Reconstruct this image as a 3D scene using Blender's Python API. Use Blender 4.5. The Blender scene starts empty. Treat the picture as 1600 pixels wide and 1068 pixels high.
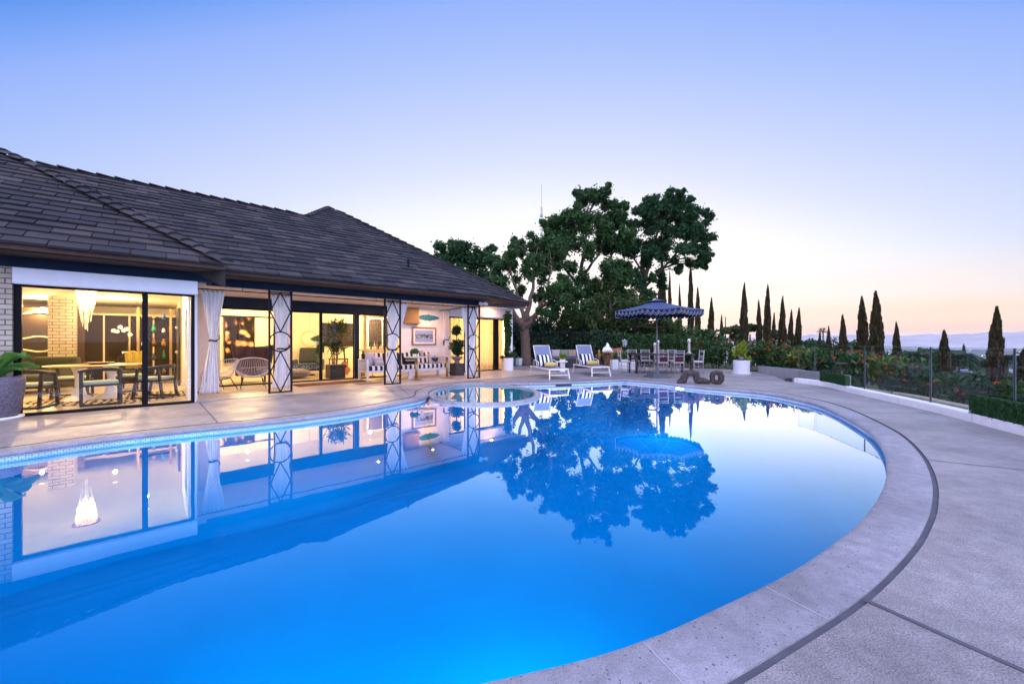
import bpy, bmesh, math, random
import numpy as np
from mathutils import Vector, Matrix, noise
R = math.radians
rnd = random.Random(11)
rng = np.random.default_rng(5)
scene = bpy.context.scene
C = scene.collection
F, HC = 622.2, 1.25                 # focal length in photo pixels, eye height over the deck
AH = R(41.6)                        # the house front runs along u, v points into the house
cu, su = math.cos(AH), math.sin(AH)
def hw(u, v): return (cu*u - su*v, su*u + cu*v)
def gp(px, py, z=0.0):
    Y = F*(HC - z)/(py - 534); return ((px - 800)/F*Y, Y)
def pt(px, py, Y): return ((px - 800)/F*Y, Y, HC + (534 - py)/F*Y)
def hu(px, v):
    k = (px - 800)/F; return v*(su + cu*k)/(cu - su*k)
def hz(px, py, v): return HC + (534 - py)/F*(su*hu(px, v) + cu*v)
def w2h(x, y): return (cu*x + su*y, -su*x + cu*y)

# ------------------------------------------------------------------ materials
MATS = {}
def new_mat(name):
    m = bpy.data.materials.new(name); m.use_nodes = True
    nt = m.node_tree
    return m, nt, nt.nodes['Principled BSDF']
def nd(nt, t, **kw):
    n = nt.nodes.new(t)
    for k, v in kw.items():
        if k in n.inputs: n.inputs[k].default_value = v
        else: setattr(n, k, v)
    return n
def mixc(nt, fac, a, b, mode='MIX'):
    n = nt.nodes.new('ShaderNodeMix'); n.data_type = 'RGBA'; n.blend_type = mode
    for sock, val in ((0, fac), (6, a), (7, b)):
        if isinstance(val, bpy.types.NodeSocket): nt.links.new(val, n.inputs[sock])
        else: n.inputs[sock].default_value = val if sock == 0 else (*val[:3], 1)
    return n.outputs[2]
def mth(nt, op, a, b=None, c=None):
    n = nt.nodes.new('ShaderNodeMath'); n.operation = op
    for i, x in enumerate((a, b, c)):
        if x is None: continue
        if isinstance(x, bpy.types.NodeSocket): nt.links.new(x, n.inputs[i])
        else: n.inputs[i].default_value = x
    return n.outputs[0]
def ramp(nt, fac, stops, interp='LINEAR'):
    n = nt.nodes.new('ShaderNodeValToRGB'); cr = n.color_ramp; cr.interpolation = interp
    while len(cr.elements) < len(stops): cr.elements.new(0.5)
    for e, (p, c) in zip(cr.elements, stops):
        e.position = p; e.color = (*c[:3], 1) if not isinstance(c, (int, float)) else (c, c, c, 1)
    nt.links.new(fac, n.inputs[0]); return n.outputs[0]
def coords(nt, which='Object'): return nt.nodes.new('ShaderNodeTexCoord').outputs[which]
def noise_tex(nt, vec, scale, detail=4, rough=.6):
    n = nd(nt, 'ShaderNodeTexNoise', Scale=scale, Detail=detail, Roughness=rough)
    nt.links.new(vec, n.inputs['Vector']); return n.outputs['Fac']
def bump(nt, p, h, strength, dist=.02):
    b = nd(nt, 'ShaderNodeBump', Strength=strength, Distance=dist)
    nt.links.new(h, b.inputs['Height']); nt.links.new(b.outputs[0], p.inputs['Normal'])

def mat(name, col, rough=.6, metal=0., var=.18, scale=6., bmp=.15, bscale=60., spec=.5, sheen=0., island=0.):
    if name in MATS: return MATS[name]
    m, nt, p = new_mat(name)
    v = coords(nt)
    f = noise_tex(nt, v, scale)
    lo = [c*(1 - var) for c in col]; hi = [min(1, c*(1 + var)) for c in col]
    out = ramp(nt, f, [(.3, lo), (.7, hi)])
    if island:
        g = nt.nodes.new('ShaderNodeNewGeometry')
        k = ramp(nt, g.outputs['Random Per Island'], [(0, 1 - island), (1, 1 + island)])
        out = mixc(nt, 1., out, k, 'MULTIPLY')
    nt.links.new(out, p.inputs['Base Color'])
    p.inputs['Roughness'].default_value = rough; p.inputs['Metallic'].default_value = metal
    p.inputs['Specular IOR Level'].default_value = spec
    if sheen: p.inputs['Sheen Weight'].default_value = sheen
    if bmp: bump(nt, p, noise_tex(nt, v, bscale, 3), bmp, .01)
    MATS[name] = m; return m

def emit_mat(name, col, strength):
    if name in MATS: return MATS[name]
    m, nt, p = new_mat(name)
    p.inputs['Base Color'].default_value = (*col, 1)
    p.inputs['Emission Color'].default_value = (*col, 1); p.inputs['Emission Strength'].default_value = strength
    MATS[name] = m; return m

def pane_mat(name, tint, ior, rough=0.0, wave=0.0, wscale=1.0, gain=1.0, gcol=(.97,.98,1.)):
    """clear sheet: mirror by Fresnel over tinted see-through"""
    if name in MATS: return MATS[name]
    m, nt, p = new_mat(name); nt.nodes.remove(p)
    out = nt.nodes['Material Output']
    g = nt.nodes.new('ShaderNodeNewGeometry'); dt = nt.nodes.new('ShaderNodeVectorMath'); dt.operation = 'DOT_PRODUCT'
    nt.links.new(g.outputs['Normal'], dt.inputs[0]); nt.links.new(g.outputs['Incoming'], dt.inputs[1])
    f0 = ((ior - 1)/(ior + 1))**2                     # Schlick, the same from both sides of a thin sheet
    sch = mth(nt, 'MULTIPLY_ADD', mth(nt, 'POWER', mth(nt, 'SUBTRACT', 1.0, mth(nt, 'ABSOLUTE', dt.outputs['Value'])), 5.), 1 - f0, f0)
    gl = nd(nt, 'ShaderNodeBsdfGlossy', Roughness=rough); gl.inputs['Color'].default_value = (.97, .98, 1, 1)
    tr = nt.nodes.new('ShaderNodeBsdfTransparent'); tr.inputs['Color'].default_value = (*tint, 1)
    mx = nt.nodes.new('ShaderNodeMixShader')
    nt.links.new(sch, mx.inputs[0]); nt.links.new(tr.outputs[0], mx.inputs[1])
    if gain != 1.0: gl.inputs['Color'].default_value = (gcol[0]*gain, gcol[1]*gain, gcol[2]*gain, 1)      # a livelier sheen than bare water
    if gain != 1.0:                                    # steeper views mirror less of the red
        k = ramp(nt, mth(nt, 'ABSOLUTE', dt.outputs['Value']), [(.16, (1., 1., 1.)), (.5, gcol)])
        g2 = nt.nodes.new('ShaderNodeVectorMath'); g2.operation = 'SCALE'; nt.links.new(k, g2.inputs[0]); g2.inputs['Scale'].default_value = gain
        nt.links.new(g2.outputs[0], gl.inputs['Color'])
    nt.links.new(gl.outputs[0], mx.inputs[2])
    if wave:
        b = nd(nt, 'ShaderNodeBump', Strength=wave, Distance=.02)
        nt.links.new(noise_tex(nt, coords(nt), wscale, 2, .4), b.inputs['Height'])
        nt.links.new(b.outputs[0], gl.inputs['Normal'])
    nt.links.new(mx.outputs[0], out.inputs[0])
    MATS[name] = m; return m

def leaf_mat(name, dark, light, trans=.35, rough=.55):
    if name in MATS: return MATS[name]
    m, nt, p = new_mat(name)
    g = nt.nodes.new('ShaderNodeNewGeometry')
    n = noise_tex(nt, coords(nt), .9, 3)
    f = mth(nt, 'ADD', mth(nt, 'MULTIPLY', g.outputs['Random Per Island'], .6), mth(nt, 'MULTIPLY', n, .4))
    col = ramp(nt, f, [(.1, dark), (.85, light)])
    nt.links.new(col, p.inputs['Base Color']); p.inputs['Roughness'].default_value = rough
    p.inputs['Specular IOR Level'].default_value = .3
    t = nt.nodes.new('ShaderNodeBsdfTranslucent'); nt.links.new(col, t.inputs[0])
    mx = nd(nt, 'ShaderNodeMixShader', Fac=trans)
    nt.links.new(p.outputs[0], mx.inputs[1]); nt.links.new(t.outputs[0], mx.inputs[2])
    nt.links.new(mx.outputs[0], nt.nodes['Material Output'].inputs[0])
    MATS[name] = m; return m

def cloth_mat(name, col, trans=.3, stripe=None, period=.2, axis=0, duty=.5, phase=0.):
    """woven cloth, optionally striped along a local axis"""
    if name in MATS: return MATS[name]
    m, nt, p = new_mat(name)
    v = coords(nt)
    base = ramp(nt, noise_tex(nt, v, 7), [(.3, [c*.92 for c in col]), (.7, col)])
    if stripe:
        s = nt.nodes.new('ShaderNodeSeparateXYZ'); nt.links.new(v, s.inputs[0])
        fr = mth(nt, 'FRACT', mth(nt, 'ADD', mth(nt, 'DIVIDE', s.outputs[axis], period), 50. + phase))
        base = mixc(nt, mth(nt, 'GREATER_THAN', fr, duty), base, stripe)
    nt.links.new(base, p.inputs['Base Color']); p.inputs['Roughness'].default_value = .85
    p.inputs['Sheen Weight'].default_value = .15; p.inputs['Specular IOR Level'].default_value = .2
    bump(nt, p, noise_tex(nt, v, 220, 2), .25, .004)
    if trans:
        t = nt.nodes.new('ShaderNodeBsdfTranslucent'); nt.links.new(base, t.inputs[0])
        mx = nd(nt, 'ShaderNodeMixShader', Fac=trans)
        nt.links.new(p.outputs[0], mx.inputs[1]); nt.links.new(t.outputs[0], mx.inputs[2])
        nt.links.new(mx.outputs[0], nt.nodes['Material Output'].inputs[0])
    MATS[name] = m; return m

def brick_mat(name, c1, c2, mortar, bw=.2, bh=.068, gap=.009):
    if name in MATS: return MATS[name]
    m, nt, p = new_mat(name)
    s = nt.nodes.new('ShaderNodeSeparateXYZ'); nt.links.new(coords(nt), s.inputs[0])
    cmb = nt.nodes.new('ShaderNodeCombineXYZ')
    nt.links.new(mth(nt, 'ADD', s.outputs[0], s.outputs[1]), cmb.inputs[0]); nt.links.new(s.outputs[2], cmb.inputs[1])
    b = nd(nt, 'ShaderNodeTexBrick', Scale=1.0)
    b.inputs['Color1'].default_value = (*c1, 1); b.inputs['Color2'].default_value = (*c2, 1); b.inputs['Mortar'].default_value = (*mortar, 1)
    b.inputs['Brick Width'].default_value = bw; b.inputs['Row Height'].default_value = bh; b.inputs['Mortar Size'].default_value = gap
    nt.links.new(cmb.outputs[0], b.inputs['Vector'])
    nt.links.new(mixc(nt, .25, b.outputs[0], ramp(nt, noise_tex(nt, coords(nt), 14), [(.3, (.35,)*3), (.7, (.8,)*3)]), 'MULTIPLY'), p.inputs['Base Color'])
    p.inputs['Roughness'].default_value = .8
    bump(nt, p, mth(nt, 'SUBTRACT', 1.0, b.outputs['Fac']), .6, .01)
    MATS[name] = m; return m

def deck_mat(name, base, speck, pit, rough):
    if name in MATS: return MATS[name]
    m, nt, p = new_mat(name)
    v = coords(nt)
    big = noise_tex(nt, v, .8, 5, .6); mid = noise_tex(nt, v, 9, 4, .7); fine = noise_tex(nt, v, 130, 3, .8)
    col = ramp(nt, big, [(.3, [c*.68 for c in base]), (.5, base), (.68, [c*1.22 for c in base])])
    col = mixc(nt, .7, col, ramp(nt, mid, [(.3, (.55,)*3), (.7, (1.08,)*3)]), 'MULTIPLY')
    col = mixc(nt, speck, col, ramp(nt, fine, [(.36, (.22,)*3), (.60, (1.25,)*3)]), 'MULTIPLY')
    vo = nd(nt, 'ShaderNodeTexVoronoi', Scale=55.); nt.links.new(v, vo.inputs['Vector'])
    sp = nt.nodes.new('ShaderNodeSeparateColor'); nt.links.new(vo.outputs['Color'], sp.inputs[0])
    rad = mth(nt, 'MULTIPLY', mth(nt, 'POWER', sp.outputs[0], 2.4), .36)
    dots = mth(nt, 'MULTIPLY', mth(nt, 'LESS_THAN', vo.outputs['Distance'], rad), mth(nt, 'GREATER_THAN', mid, .44))
    col = mixc(nt, mth(nt, 'MULTIPLY', dots, pit), col, (.09, .08, .09))
    nt.links.new(col, p.inputs['Base Color'])
    rr = ramp(nt, noise_tex(nt, v, 1.7, 4), [(.35, rough - .1), (.65, rough + .15)])
    nt.links.new(rr, p.inputs['Roughness']); p.inputs['Specular IOR Level'].default_value = .45
    bump(nt, p, mth(nt, 'SUBTRACT', fine, mth(nt, 'MULTIPLY', dots, .6)), .35, .006)
    MATS[name] = m; return m

# ------------------------------------------------------------------ mesh helpers
class MB:
    def __init__(s): s.v, s.f, s.uv = [], [], []
    def add(s, vs, fs, M=None):
        n = len(s.v)
        s.v += [tuple(M @ Vector(p)) for p in vs] if M is not None else [tuple(p) for p in vs]
        s.f += [[i + n for i in f] for f in fs]; return s
    def box(s, x0, x1, y0, y1, z0, z1, M=None):
        return s.add([(x0,y0,z0),(x1,y0,z0),(x1,y1,z0),(x0,y1,z0),(x0,y0,z1),(x1,y0,z1),(x1,y1,z1),(x0,y1,z1)],
                     [(3,2,1,0),(4,5,6,7),(0,1,5,4),(1,2,6,5),(2,3,7,6),(3,0,4,7)], M)
    def bar(s, p0, p1, w, h=None, up=(0,0,1)):
        p0, p1 = Vector(p0), Vector(p1); d = (p1 - p0).normalized(); h = h or w
        x = d.cross(Vector(up))
        if x.length < 1e-4: x = d.cross(Vector((1,0,0)))
        x.normalize(); y = x.cross(d)
        c = [x*(a*w/2) + y*(b*h/2) for a, b in ((-1,-1),(1,-1),(1,1),(-1,1))]
        return s.add([p0 + k for k in c] + [p1 + k for k in c], [(0,1,2,3),(7,6,5,4),(0,4,5,1),(1,5,6,2),(2,6,7,3),(3,7,4,0)])
    def tube(s, pts, r, n=8, closed=False, M=None, flat=1.0):
        pts = [Vector(p) for p in pts]; m = len(pts)
        rs = r if isinstance(r, (list, tuple)) else [r]*m
        prev = None; vs = []
        for i, p in enumerate(pts):
            a = pts[(i - 1) % m] if (closed or i > 0) else p
            b = pts[(i + 1) % m] if (closed or i < m - 1) else p
            d = (b - a)
            d = d.normalized() if d.length > 1e-9 else Vector((0,0,1))
            if prev is None:
                x = d.cross(Vector((0,0,1)))
                if x.length < 1e-3: x = d.cross(Vector((1,0,0)))
            else: x = prev - d*prev.dot(d)
            x.normalize(); y = d.cross(x); prev = x
            for k in range(n):
                t = 2*math.pi*k/n
                vs.append(p + x*(math.cos(t)*rs[i]) + y*(math.sin(t)*rs[i]*flat))
        fs = []
        for i in range(m if closed else m - 1):
            j = (i + 1) % m
            for k in range(n): fs.append((i*n + k, i*n + (k+1) % n, j*n + (k+1) % n, j*n + k))
        if not closed: fs += [tuple(range(n - 1, -1, -1)), tuple((m-1)*n + k for k in range(n))]
        return s.add(vs, fs, M)
    def cyl(s, p0, p1, r0, r1=None, n=12): return s.tube([p0, p1], [r0, r0 if r1 is None else r1], n)
    def lathe(s, prof, n=28, c=(0,0), M=None, sq=1.0):
        vs, fs = [], []
        for r, z in prof:
            for k in range(n):
                t = 2*math.pi*k/n; vs.append((c[0] + r*math.cos(t), c[1] + r*math.sin(t)*sq, z))
        for i in range(len(prof) - 1):
            for k in range(n): fs.append((i*n + k, i*n + (k+1) % n, (i+1)*n + (k+1) % n, (i+1)*n + k))
        if prof[0][0] > 1e-6: fs.append(tuple(range(n - 1, -1, -1)))
        if prof[-1][0] > 1e-6: fs.append(tuple((len(prof)-1)*n + k for k in range(n)))
        return s.add(vs, fs, M)
    def ell(s, c, r, n=14, M=None):
        prof = [(max(1e-7, math.sin(math.pi*i/9)), -math.cos(math.pi*i/9)) for i in range(10)]
        T = Matrix.Translation(c) @ Matrix.Diagonal((*r, 1)); T = M @ T if M is not None else T
        return s.lathe(prof, n, (0,0), T)
    def prism(s, poly, z0, z1, M=None):
        n = len(poly)
        return s.add([(x,y,z0) for x,y in poly] + [(x,y,z1) for x,y in poly],
                     [tuple(range(n-1,-1,-1)), tuple(range(n,2*n))] + [(i,(i+1)%n,n+(i+1)%n,n+i) for i in range(n)], M)
    def grid(s, fn, nu, nv, M=None, closed=False):
        vs = [fn(i/nu, j/nv) for j in range(nv+1) for i in range(nu+1)]
        w = nu + 1
        return s.add(vs, [(j*w+i, j*w+i+1, (j+1)*w+i+1, (j+1)*w+i) for j in range(nv) for i in range(nu)], M)
    def pillow(s, w, h, t, M=None, n=14):
        """soft cushion centred on the origin, lying in local x-z, thickness along y"""
        def side(sg):
            def fn(a, b):
                x, z = a*2 - 1, b*2 - 1
                k = max(0, (1 - x**4))*max(0, (1 - z**4))
                pin = 1 - .06*(abs(x)**6)*(1 - z*z) - .0
                return (x*w/2*(1 - .05*(1 - z*z)*abs(x)**3)*1.0, sg*t/2*k**.45, z*h/2*(1 - .05*(1 - x*x)*abs(z)**3))
            return fn
        s.grid(side(-1), n, n, M); s.grid(side(1), n, n, M); return s
    def cushion(s, x0, x1, y0, y1, z0, z1, r=.04, M=None):
        """box with well rounded edges"""
        b = bmesh.new(); bmesh.ops.create_cube(b, size=1)
        for v in b.verts: v.co = Vector(((x0+x1)/2 + v.co.x*(x1-x0), (y0+y1)/2 + v.co.y*(y1-y0), (z0+z1)/2 + v.co.z*(z1-z0)))
        bmesh.ops.bevel(b, geom=b.edges[:], offset=r, segments=3, profile=.6, affect='EDGES')
        b.verts.index_update(); s.add([v.co.copy() for v in b.verts], [[v.index for v in f.verts] for f in b.faces], M); b.free(); return s
    def build(s, name, m, parent=None, smooth=False, bevel=0., solid=0., sub=0, seg=2):
        me = bpy.data.meshes.new(name); me.from_pydata([tuple(v) for v in s.v], [], s.f); me.update()
        if s.uv:
            l = me.uv_layers.new(name='UVMap')
            for lp in me.loops: l.data[lp.index].uv = s.uv[lp.vertex_index]
        if m is not None: me.materials.append(m)
        o = bpy.data.objects.new(name, me); C.objects.link(o)
        if parent is not None: o.parent = parent
        if smooth: me.shade_smooth()
        if solid:
            k = o.modifiers.new('solid', 'SOLIDIFY'); k.thickness = solid; k.offset = 0
        if bevel:
            k = o.modifiers.new('bevel', 'BEVEL'); k.width = bevel; k.segments = seg; k.limit_method = 'ANGLE'
        if sub:
            k = o.modifiers.new('sub', 'SUBSURF'); k.levels = k.render_levels = sub
        return o

def tag(o, label, cat, group=None):
    o['label'] = label; o['category'] = cat
    if group: o['group'] = group
    return o
def thing(name, label, cat, loc=(0,0,0), rot=0., group=None):
    o = bpy.data.objects.new(name, None); C.objects.link(o); o.empty_display_size = .1
    o.location = loc if len(loc) == 3 else (*loc, 0); o.rotation_euler = (0, 0, rot)
    return tag(o, label, cat, group)
def struct(o, kind='structure'):
    o['kind'] = kind; return o
def dup(root, loc, rot, label, scale=None):
    kids = [o for o in bpy.data.objects if o.parent == root]
    r = root.copy(); C.objects.link(r); r.location = loc if len(loc) == 3 else (*loc, 0); r.rotation_euler = (0, 0, rot)
    if scale: r.scale = scale
    r['label'] = label
    for k in kids:
        kk = [o for o in bpy.data.objects if o.parent == k]
        c = k.copy(); C.objects.link(c); c.parent = r
        for g in kk:
            d = g.copy(); C.objects.link(d); d.parent = c
    return r
def T(x=0, y=0, z=0, rx=0, ry=0, rz=0):
    return Matrix.Translation((x,y,z)) @ Matrix.Rotation(rz,4,'Z') @ Matrix.Rotation(ry,4,'Y') @ Matrix.Rotation(rx,4,'X')
def fill(loops, z, name, m, parent=None, flip=False):
    """flat sheet with holes"""
    b = bmesh.new(); es = []
    for lp in loops:
        vs = [b.verts.new((x, y, z)) for x, y in lp]
        es += [b.edges.new((vs[i], vs[(i+1) % len(vs)])) for i in range(len(vs))]
    bmesh.ops.triangle_fill(b, edges=es, use_beauty=True, normal=(0,0,1))
    for f in b.faces:
        if f.normal.z < 0: f.normal_flip()
    me = bpy.data.meshes.new(name); b.to_mesh(me); b.free(); me.materials.append(m)
    o = bpy.data.objects.new(name, me); C.objects.link(o)
    if parent is not None: o.parent = parent
    return o
def leaves(cen, size, m, name, parent=None, stretch=1.6, up=0., extra=None):
    """many separate small leaf faces around the given points"""
    cen = np.asarray(cen, float); n = len(cen)
    a = rng.normal(size=(n,3)); a[:,2] = a[:,2]*(1 + up) + up*1.5
    a /= np.linalg.norm(a, axis=1)[:,None]
    b = rng.normal(size=(n,3)); b -= a*(a*b).sum(1)[:,None]; b /= np.linalg.norm(b, axis=1)[:,None]
    s = size*(.6 + .8*rng.random((n,1)))
    l, w = a*s*stretch*.5, b*s*.5
    v = np.stack([cen - l, cen + w*.9 - l*.1, cen + l, cen - w*.9 + l*.1], 1).reshape(-1,3)
    f = np.arange(n*4).reshape(n,4)
    V, Fc = v.tolist(), f.tolist()
    if extra is not None:
        k = len(V); V += [tuple(p) for p in extra.v]; Fc += [[i + k for i in q] for q in extra.f]
    me = bpy.data.meshes.new(name); me.from_pydata(V, [], Fc); me.update(); me.materials.append(m)
    o = bpy.data.objects.new(name, me); C.objects.link(o)
    if parent is not None: o.parent = parent
    return o
def blob(c, r, n, shell=.55):
    d = rng.normal(size=(n,3)); d /= np.linalg.norm(d, axis=1)[:,None]
    rr = (shell + (1 - shell)*rng.random((n,1)))*(.75 + .5*rng.random((n,1)))
    rr[rng.random((n,1)) < .25] *= .6
    return np.asarray(c) + d*rr*np.asarray(r)
# ------------------------------------------------------------------ camera, sky, light
cam = bpy.data.objects.new('camera', bpy.data.cameras.new('camera')); C.objects.link(cam)
cam.location = (0, 0, HC); cam.rotation_euler = (R(90), 0, 0)
cam.data.lens = 14.0; cam.data.sensor_width = 36; cam.data.clip_end = 60000; cam.data.clip_start = .05
scene.camera = cam
vs = scene.view_settings
vs.view_transform = 'Standard'; vs.look = 'None'; vs.exposure = 0; vs.gamma = 1; vs.use_curve_mapping = False
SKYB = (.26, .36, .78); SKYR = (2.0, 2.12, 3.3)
SUN_AZ, SUN_EL = R(20), R(1.5)       # azimuth from +Y towards +X
w = bpy.data.worlds.new('World'); scene.world = w; w.use_nodes = True
nt = w.node_tree; bg = nt.nodes['Background']
dirv = coords(nt, 'Generated')
sep = nt.nodes.new('ShaderNodeSeparateXYZ'); nt.links.new(dirv, sep.inputs[0])
az = mth(nt, 'MULTIPLY', mth(nt, 'ARCTAN2', sep.outputs[0], sep.outputs[1]), 180/math.pi)
ang = mth(nt, 'MINIMUM', mth(nt, 'ABSOLUTE', mth(nt, 'SUBTRACT', az, 3.)), 70.)
el = mth(nt, 'MULTIPLY', mth(nt, 'ARCSINE', mth(nt, 'MAXIMUM', mth(nt, 'MINIMUM', sep.outputs[2], .9999), -.9999)), 180/math.pi)
q = mth(nt, 'DIVIDE', mth(nt, 'MULTIPLY_ADD', mth(nt, 'MULTIPLY', ang, ang), .006, mth(nt, 'MAXIMUM', el, 0.)), 70.)
def S(r, g, b, k=1.): return tuple(k*(((c/255 + .055)/1.055)**2.4 if c > 10 else c/255/12.92) for c in (r, g, b))
sky = ramp(nt, q, [(v_/70, c_) for v_, c_ in ((0, S(255,250,240,1.25)), (6, S(255,252,246,1.12)), (12, S(254,251,248,1.12)), (18.5, S(241,243,251,1.08)), (24, S(221,229,253)), (29.5, S(199,213,253)),
                   (35, S(174,198,252)), (40.5, S(151,181,252)), (43, S(126,168,249)), (46.5, S(80,145,237)), (62, S(60,120,222)))])
# the warm band along the horizon where the sun went down
band = mth(nt, 'MULTIPLY', ramp(nt, mth(nt, 'DIVIDE', mth(nt, 'MAXIMUM', el, 0.), 10.), [(.08, 1.), (.28, .62), (.55, .22), (1, 0.)], 'EASE'),
           ramp(nt, mth(nt, 'DIVIDE', ang, 70.), [(0, .35), (.35, .7), (.65, 1.), (1, .5)]))
sky = mixc(nt, band, sky, S(255,202,128,1.3))
lowk = ramp(nt, mth(nt, 'DIVIDE', mth(nt, 'MAXIMUM', el, 0.), 6.), [(0, 1.7), (.2, 1.25), (.5, 1.04), (1, 1.)])   # the haze below takes this away again
sky = mixc(nt, 1., sky, lowk, 'MULTIPLY')
nish = nt.nodes.new('ShaderNodeTexSky'); nish.sky_type = 'NISHITA'; nish.sun_disc = False
nish.sun_elevation = SUN_EL; nish.sun_rotation = SUN_AZ; nish.altitude = 300
# unseen sky overhead and behind the camera, brightness added to light deck and walls
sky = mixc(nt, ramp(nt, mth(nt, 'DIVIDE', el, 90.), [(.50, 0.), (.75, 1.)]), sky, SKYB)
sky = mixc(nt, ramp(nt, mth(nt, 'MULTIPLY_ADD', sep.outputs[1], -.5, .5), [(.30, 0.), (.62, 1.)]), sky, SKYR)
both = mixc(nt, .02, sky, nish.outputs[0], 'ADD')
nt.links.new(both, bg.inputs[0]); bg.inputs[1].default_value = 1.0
sun = bpy.data.objects.new('sun', bpy.data.lights.new('sun', 'SUN')); C.objects.link(sun)
sun.data.energy = .35; sun.data.angle = R(8); sun.data.color = (1, .72, .45)
sd = Vector((math.sin(SUN_AZ)*math.cos(SUN_EL), math.cos(SUN_AZ)*math.cos(SUN_EL), math.sin(SUN_EL)))
sun.rotation_euler = sd.to_track_quat('Z', 'Y').to_euler()
def area(name, loc, size, power, col, rot=(0,0,0), parent=None, sy=None):
    d = bpy.data.lights.new(name, 'AREA'); d.energy = power; d.size = size; d.color = col
    if sy: d.shape = 'RECTANGLE'; d.size_y = sy
    o = bpy.data.objects.new(name, d); C.objects.link(o); o.location = loc; o.rotation_euler = rot
    if parent is not None: o.parent = parent
    return o

# ------------------------------------------------------------------ pool outline
SPC, SPA = Vector((-.70, 10.30)), (1.30, 1.78)
SPR = R(6)
def spa_pt(t, k):
    x, y = math.cos(t)*(SPA[0] + k), math.sin(t)*(SPA[1] + k)
    return (SPC.x + x*math.cos(SPR) - y*math.sin(SPR), SPC.y + x*math.sin(SPR) + y*math.cos(SPR))
def smooth(pts, n=6):
    out = []
    for i in range(len(pts) - 1):
        p0 = pts[max(0, i-1)]; p1 = pts[i]; p2 = pts[i+1]; p3 = pts[min(len(pts)-1, i+2)]
        for j in range(n):
            t = j/n
            out.append(tuple(.5*(2*p1[k] + (p2[k]-p0[k])*t + (2*p0[k]-5*p1[k]+4*p2[k]-p3[k])*t*t + (3*p1[k]-p0[k]-3*p2[k]+p3[k])*t**3) for k in (0, 1)))
    out.append(tuple(pts[-1])); return out
left_px = [(0,700),(100,686.5),(200,674.5),(300,664.5),(400,655),(465,648),(550,637),(614,625.5)]
left_in = [gp(*p) for p in left_px]
right_px = [(1200,611),(1255,620),(1300,630),(1340,644.5),(1390,669),(1415,686),(1437,709),(1450,732),(1457,758),(1456,785),(1449,811),(1422,857),(1345,932),(1208,1020),(1127.5,1067)]
right = [gp(*p) for p in right_px]
KW = .44                                     # from the outer joint to where the spa wall starts
spa_arc = [spa_pt(R(t), .13 + .30) for t in range(196, 76, -8)]
far = [gp(806,597), gp(887,595.2), gp(974,590.8)]
seg1 = smooth([(-7.35,3.12)] + left_in, 5)
joinL = smooth([left_in[-1], (-2.28,9.02), spa_arc[0]], 5)[1:-1]
far_s = smooth([spa_arc[-1], far[0], far[1], far[2]], 5)[1:]
seg2 = smooth([far[2], gp(1040,596), gp(1105,603)] + right, 5)[1:]
seg3 = smooth([right[-1], (.1,1.23), (-2,.74), (-4,.6), (-6,.75), (-7.6,1.35), (-8.25,2.2), (-7.35,3.12)], 6)[1:-1]
OUT = seg1 + joinL + spa_arc + far_s + seg2 + seg3
def resample(P, step):
    res = []
    n = len(P)
    for i in range(n):
        a, b = Vector(P[i]), Vector(P[(i+1) % n]); L = (b - a).length
        if L < 1e-4: continue
        m = max(1, int(round(L/step)))
        for j in range(m): res.append(tuple(a + (b - a)*(j/m)))
    return res
OUT = resample(OUT, .12)
def area2(P): return sum(P[i][0]*P[(i+1) % len(P)][1] - P[(i+1) % len(P)][0]*P[i][1] for i in range(len(P)))
if area2(OUT) < 0: OUT.reverse()
def normals(P):
    n = len(P); N = []
    for i in range(n):
        a, b = Vector(P[(i-2) % n]), Vector(P[(i+2) % n]); d = (b - a).normalized()
        N.append(Vector((-d.y, d.x)))
    return N
ON = normals(OUT)
CW = .30
def inset(k): return [tuple(Vector(p) + q*k) for p, q in zip(OUT, ON)]
INN = inset(CW)

# ------------------------------------------------------------------ deck and coping
m_deck = deck_mat('deck_concrete', (.36,.32,.315), .8, .5, .44)
m_cope = deck_mat('coping_stone', (.34,.32,.345), .4, .85, .55)
m_gap = mat('joint_sealant', (.085,.085,.10), .7, var=.2)
m_soil = mat('dry_soil', (.085,.06,.042), .95, var=.4, scale=3, bmp=.6, bscale=25)
DECK = [(5.4,-7),(5.9,0),(6.35,3.9),(6.83,5.33),(7.55,7.2),(8.3,9.72),(8.78,11.1),(8.75,12.75),(9.6,14.5),(10.2,16.5),(9.8,18.6),(6.5,20.0),(2.5,20.6),(-.6,20.9),(-3,24),(-20,26),(-26,8),(-26,-7)]
deck = struct(fill([DECK, inset(-.035)], 0.0, 'pool_deck', m_deck))
sk = MB()
for i in range(len(DECK)):
    a, b = DECK[i], DECK[(i+1) % len(DECK)]
    sk.add([(*a,0),(*b,0),(*b,-.6),(*a,-.6)], [(0,1,2,3)])
struct(sk.build('deck_edge', m_deck))
jt = MB()
P0, P1 = inset(-.05), inset(.01); n = len(P0)
jt.add([(*p,-.012) for p in P0] + [(*p,-.012) for p in P1], [(i,(i+1)%n,n+(i+1)%n,n+i) for i in range(n)])
struct(jt.build('expansion_joint', m_gap))
cp = MB()
prof = [(0,-.10),(0,-.003),(.004,.0),(CW-.045,.0),(CW-.02,-.005),(CW-.004,-.018),(CW,-.034),(CW-.004,-.05),(CW-.02,-.058),(CW-.05,-.06)]
rings = [[(*p, z) for p in inset(k)] for k, z in prof]
m_ = len(rings); vs_ = [p for r in rings for p in r]
cp.add(vs_, [(a*n+i, a*n+(i+1)%n, (a+1)*n+(i+1)%n, (a+1)*n+i) for a in range(m_-1) for i in range(n)])
struct(cp.build('pool_coping', m_cope, smooth=True))
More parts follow.
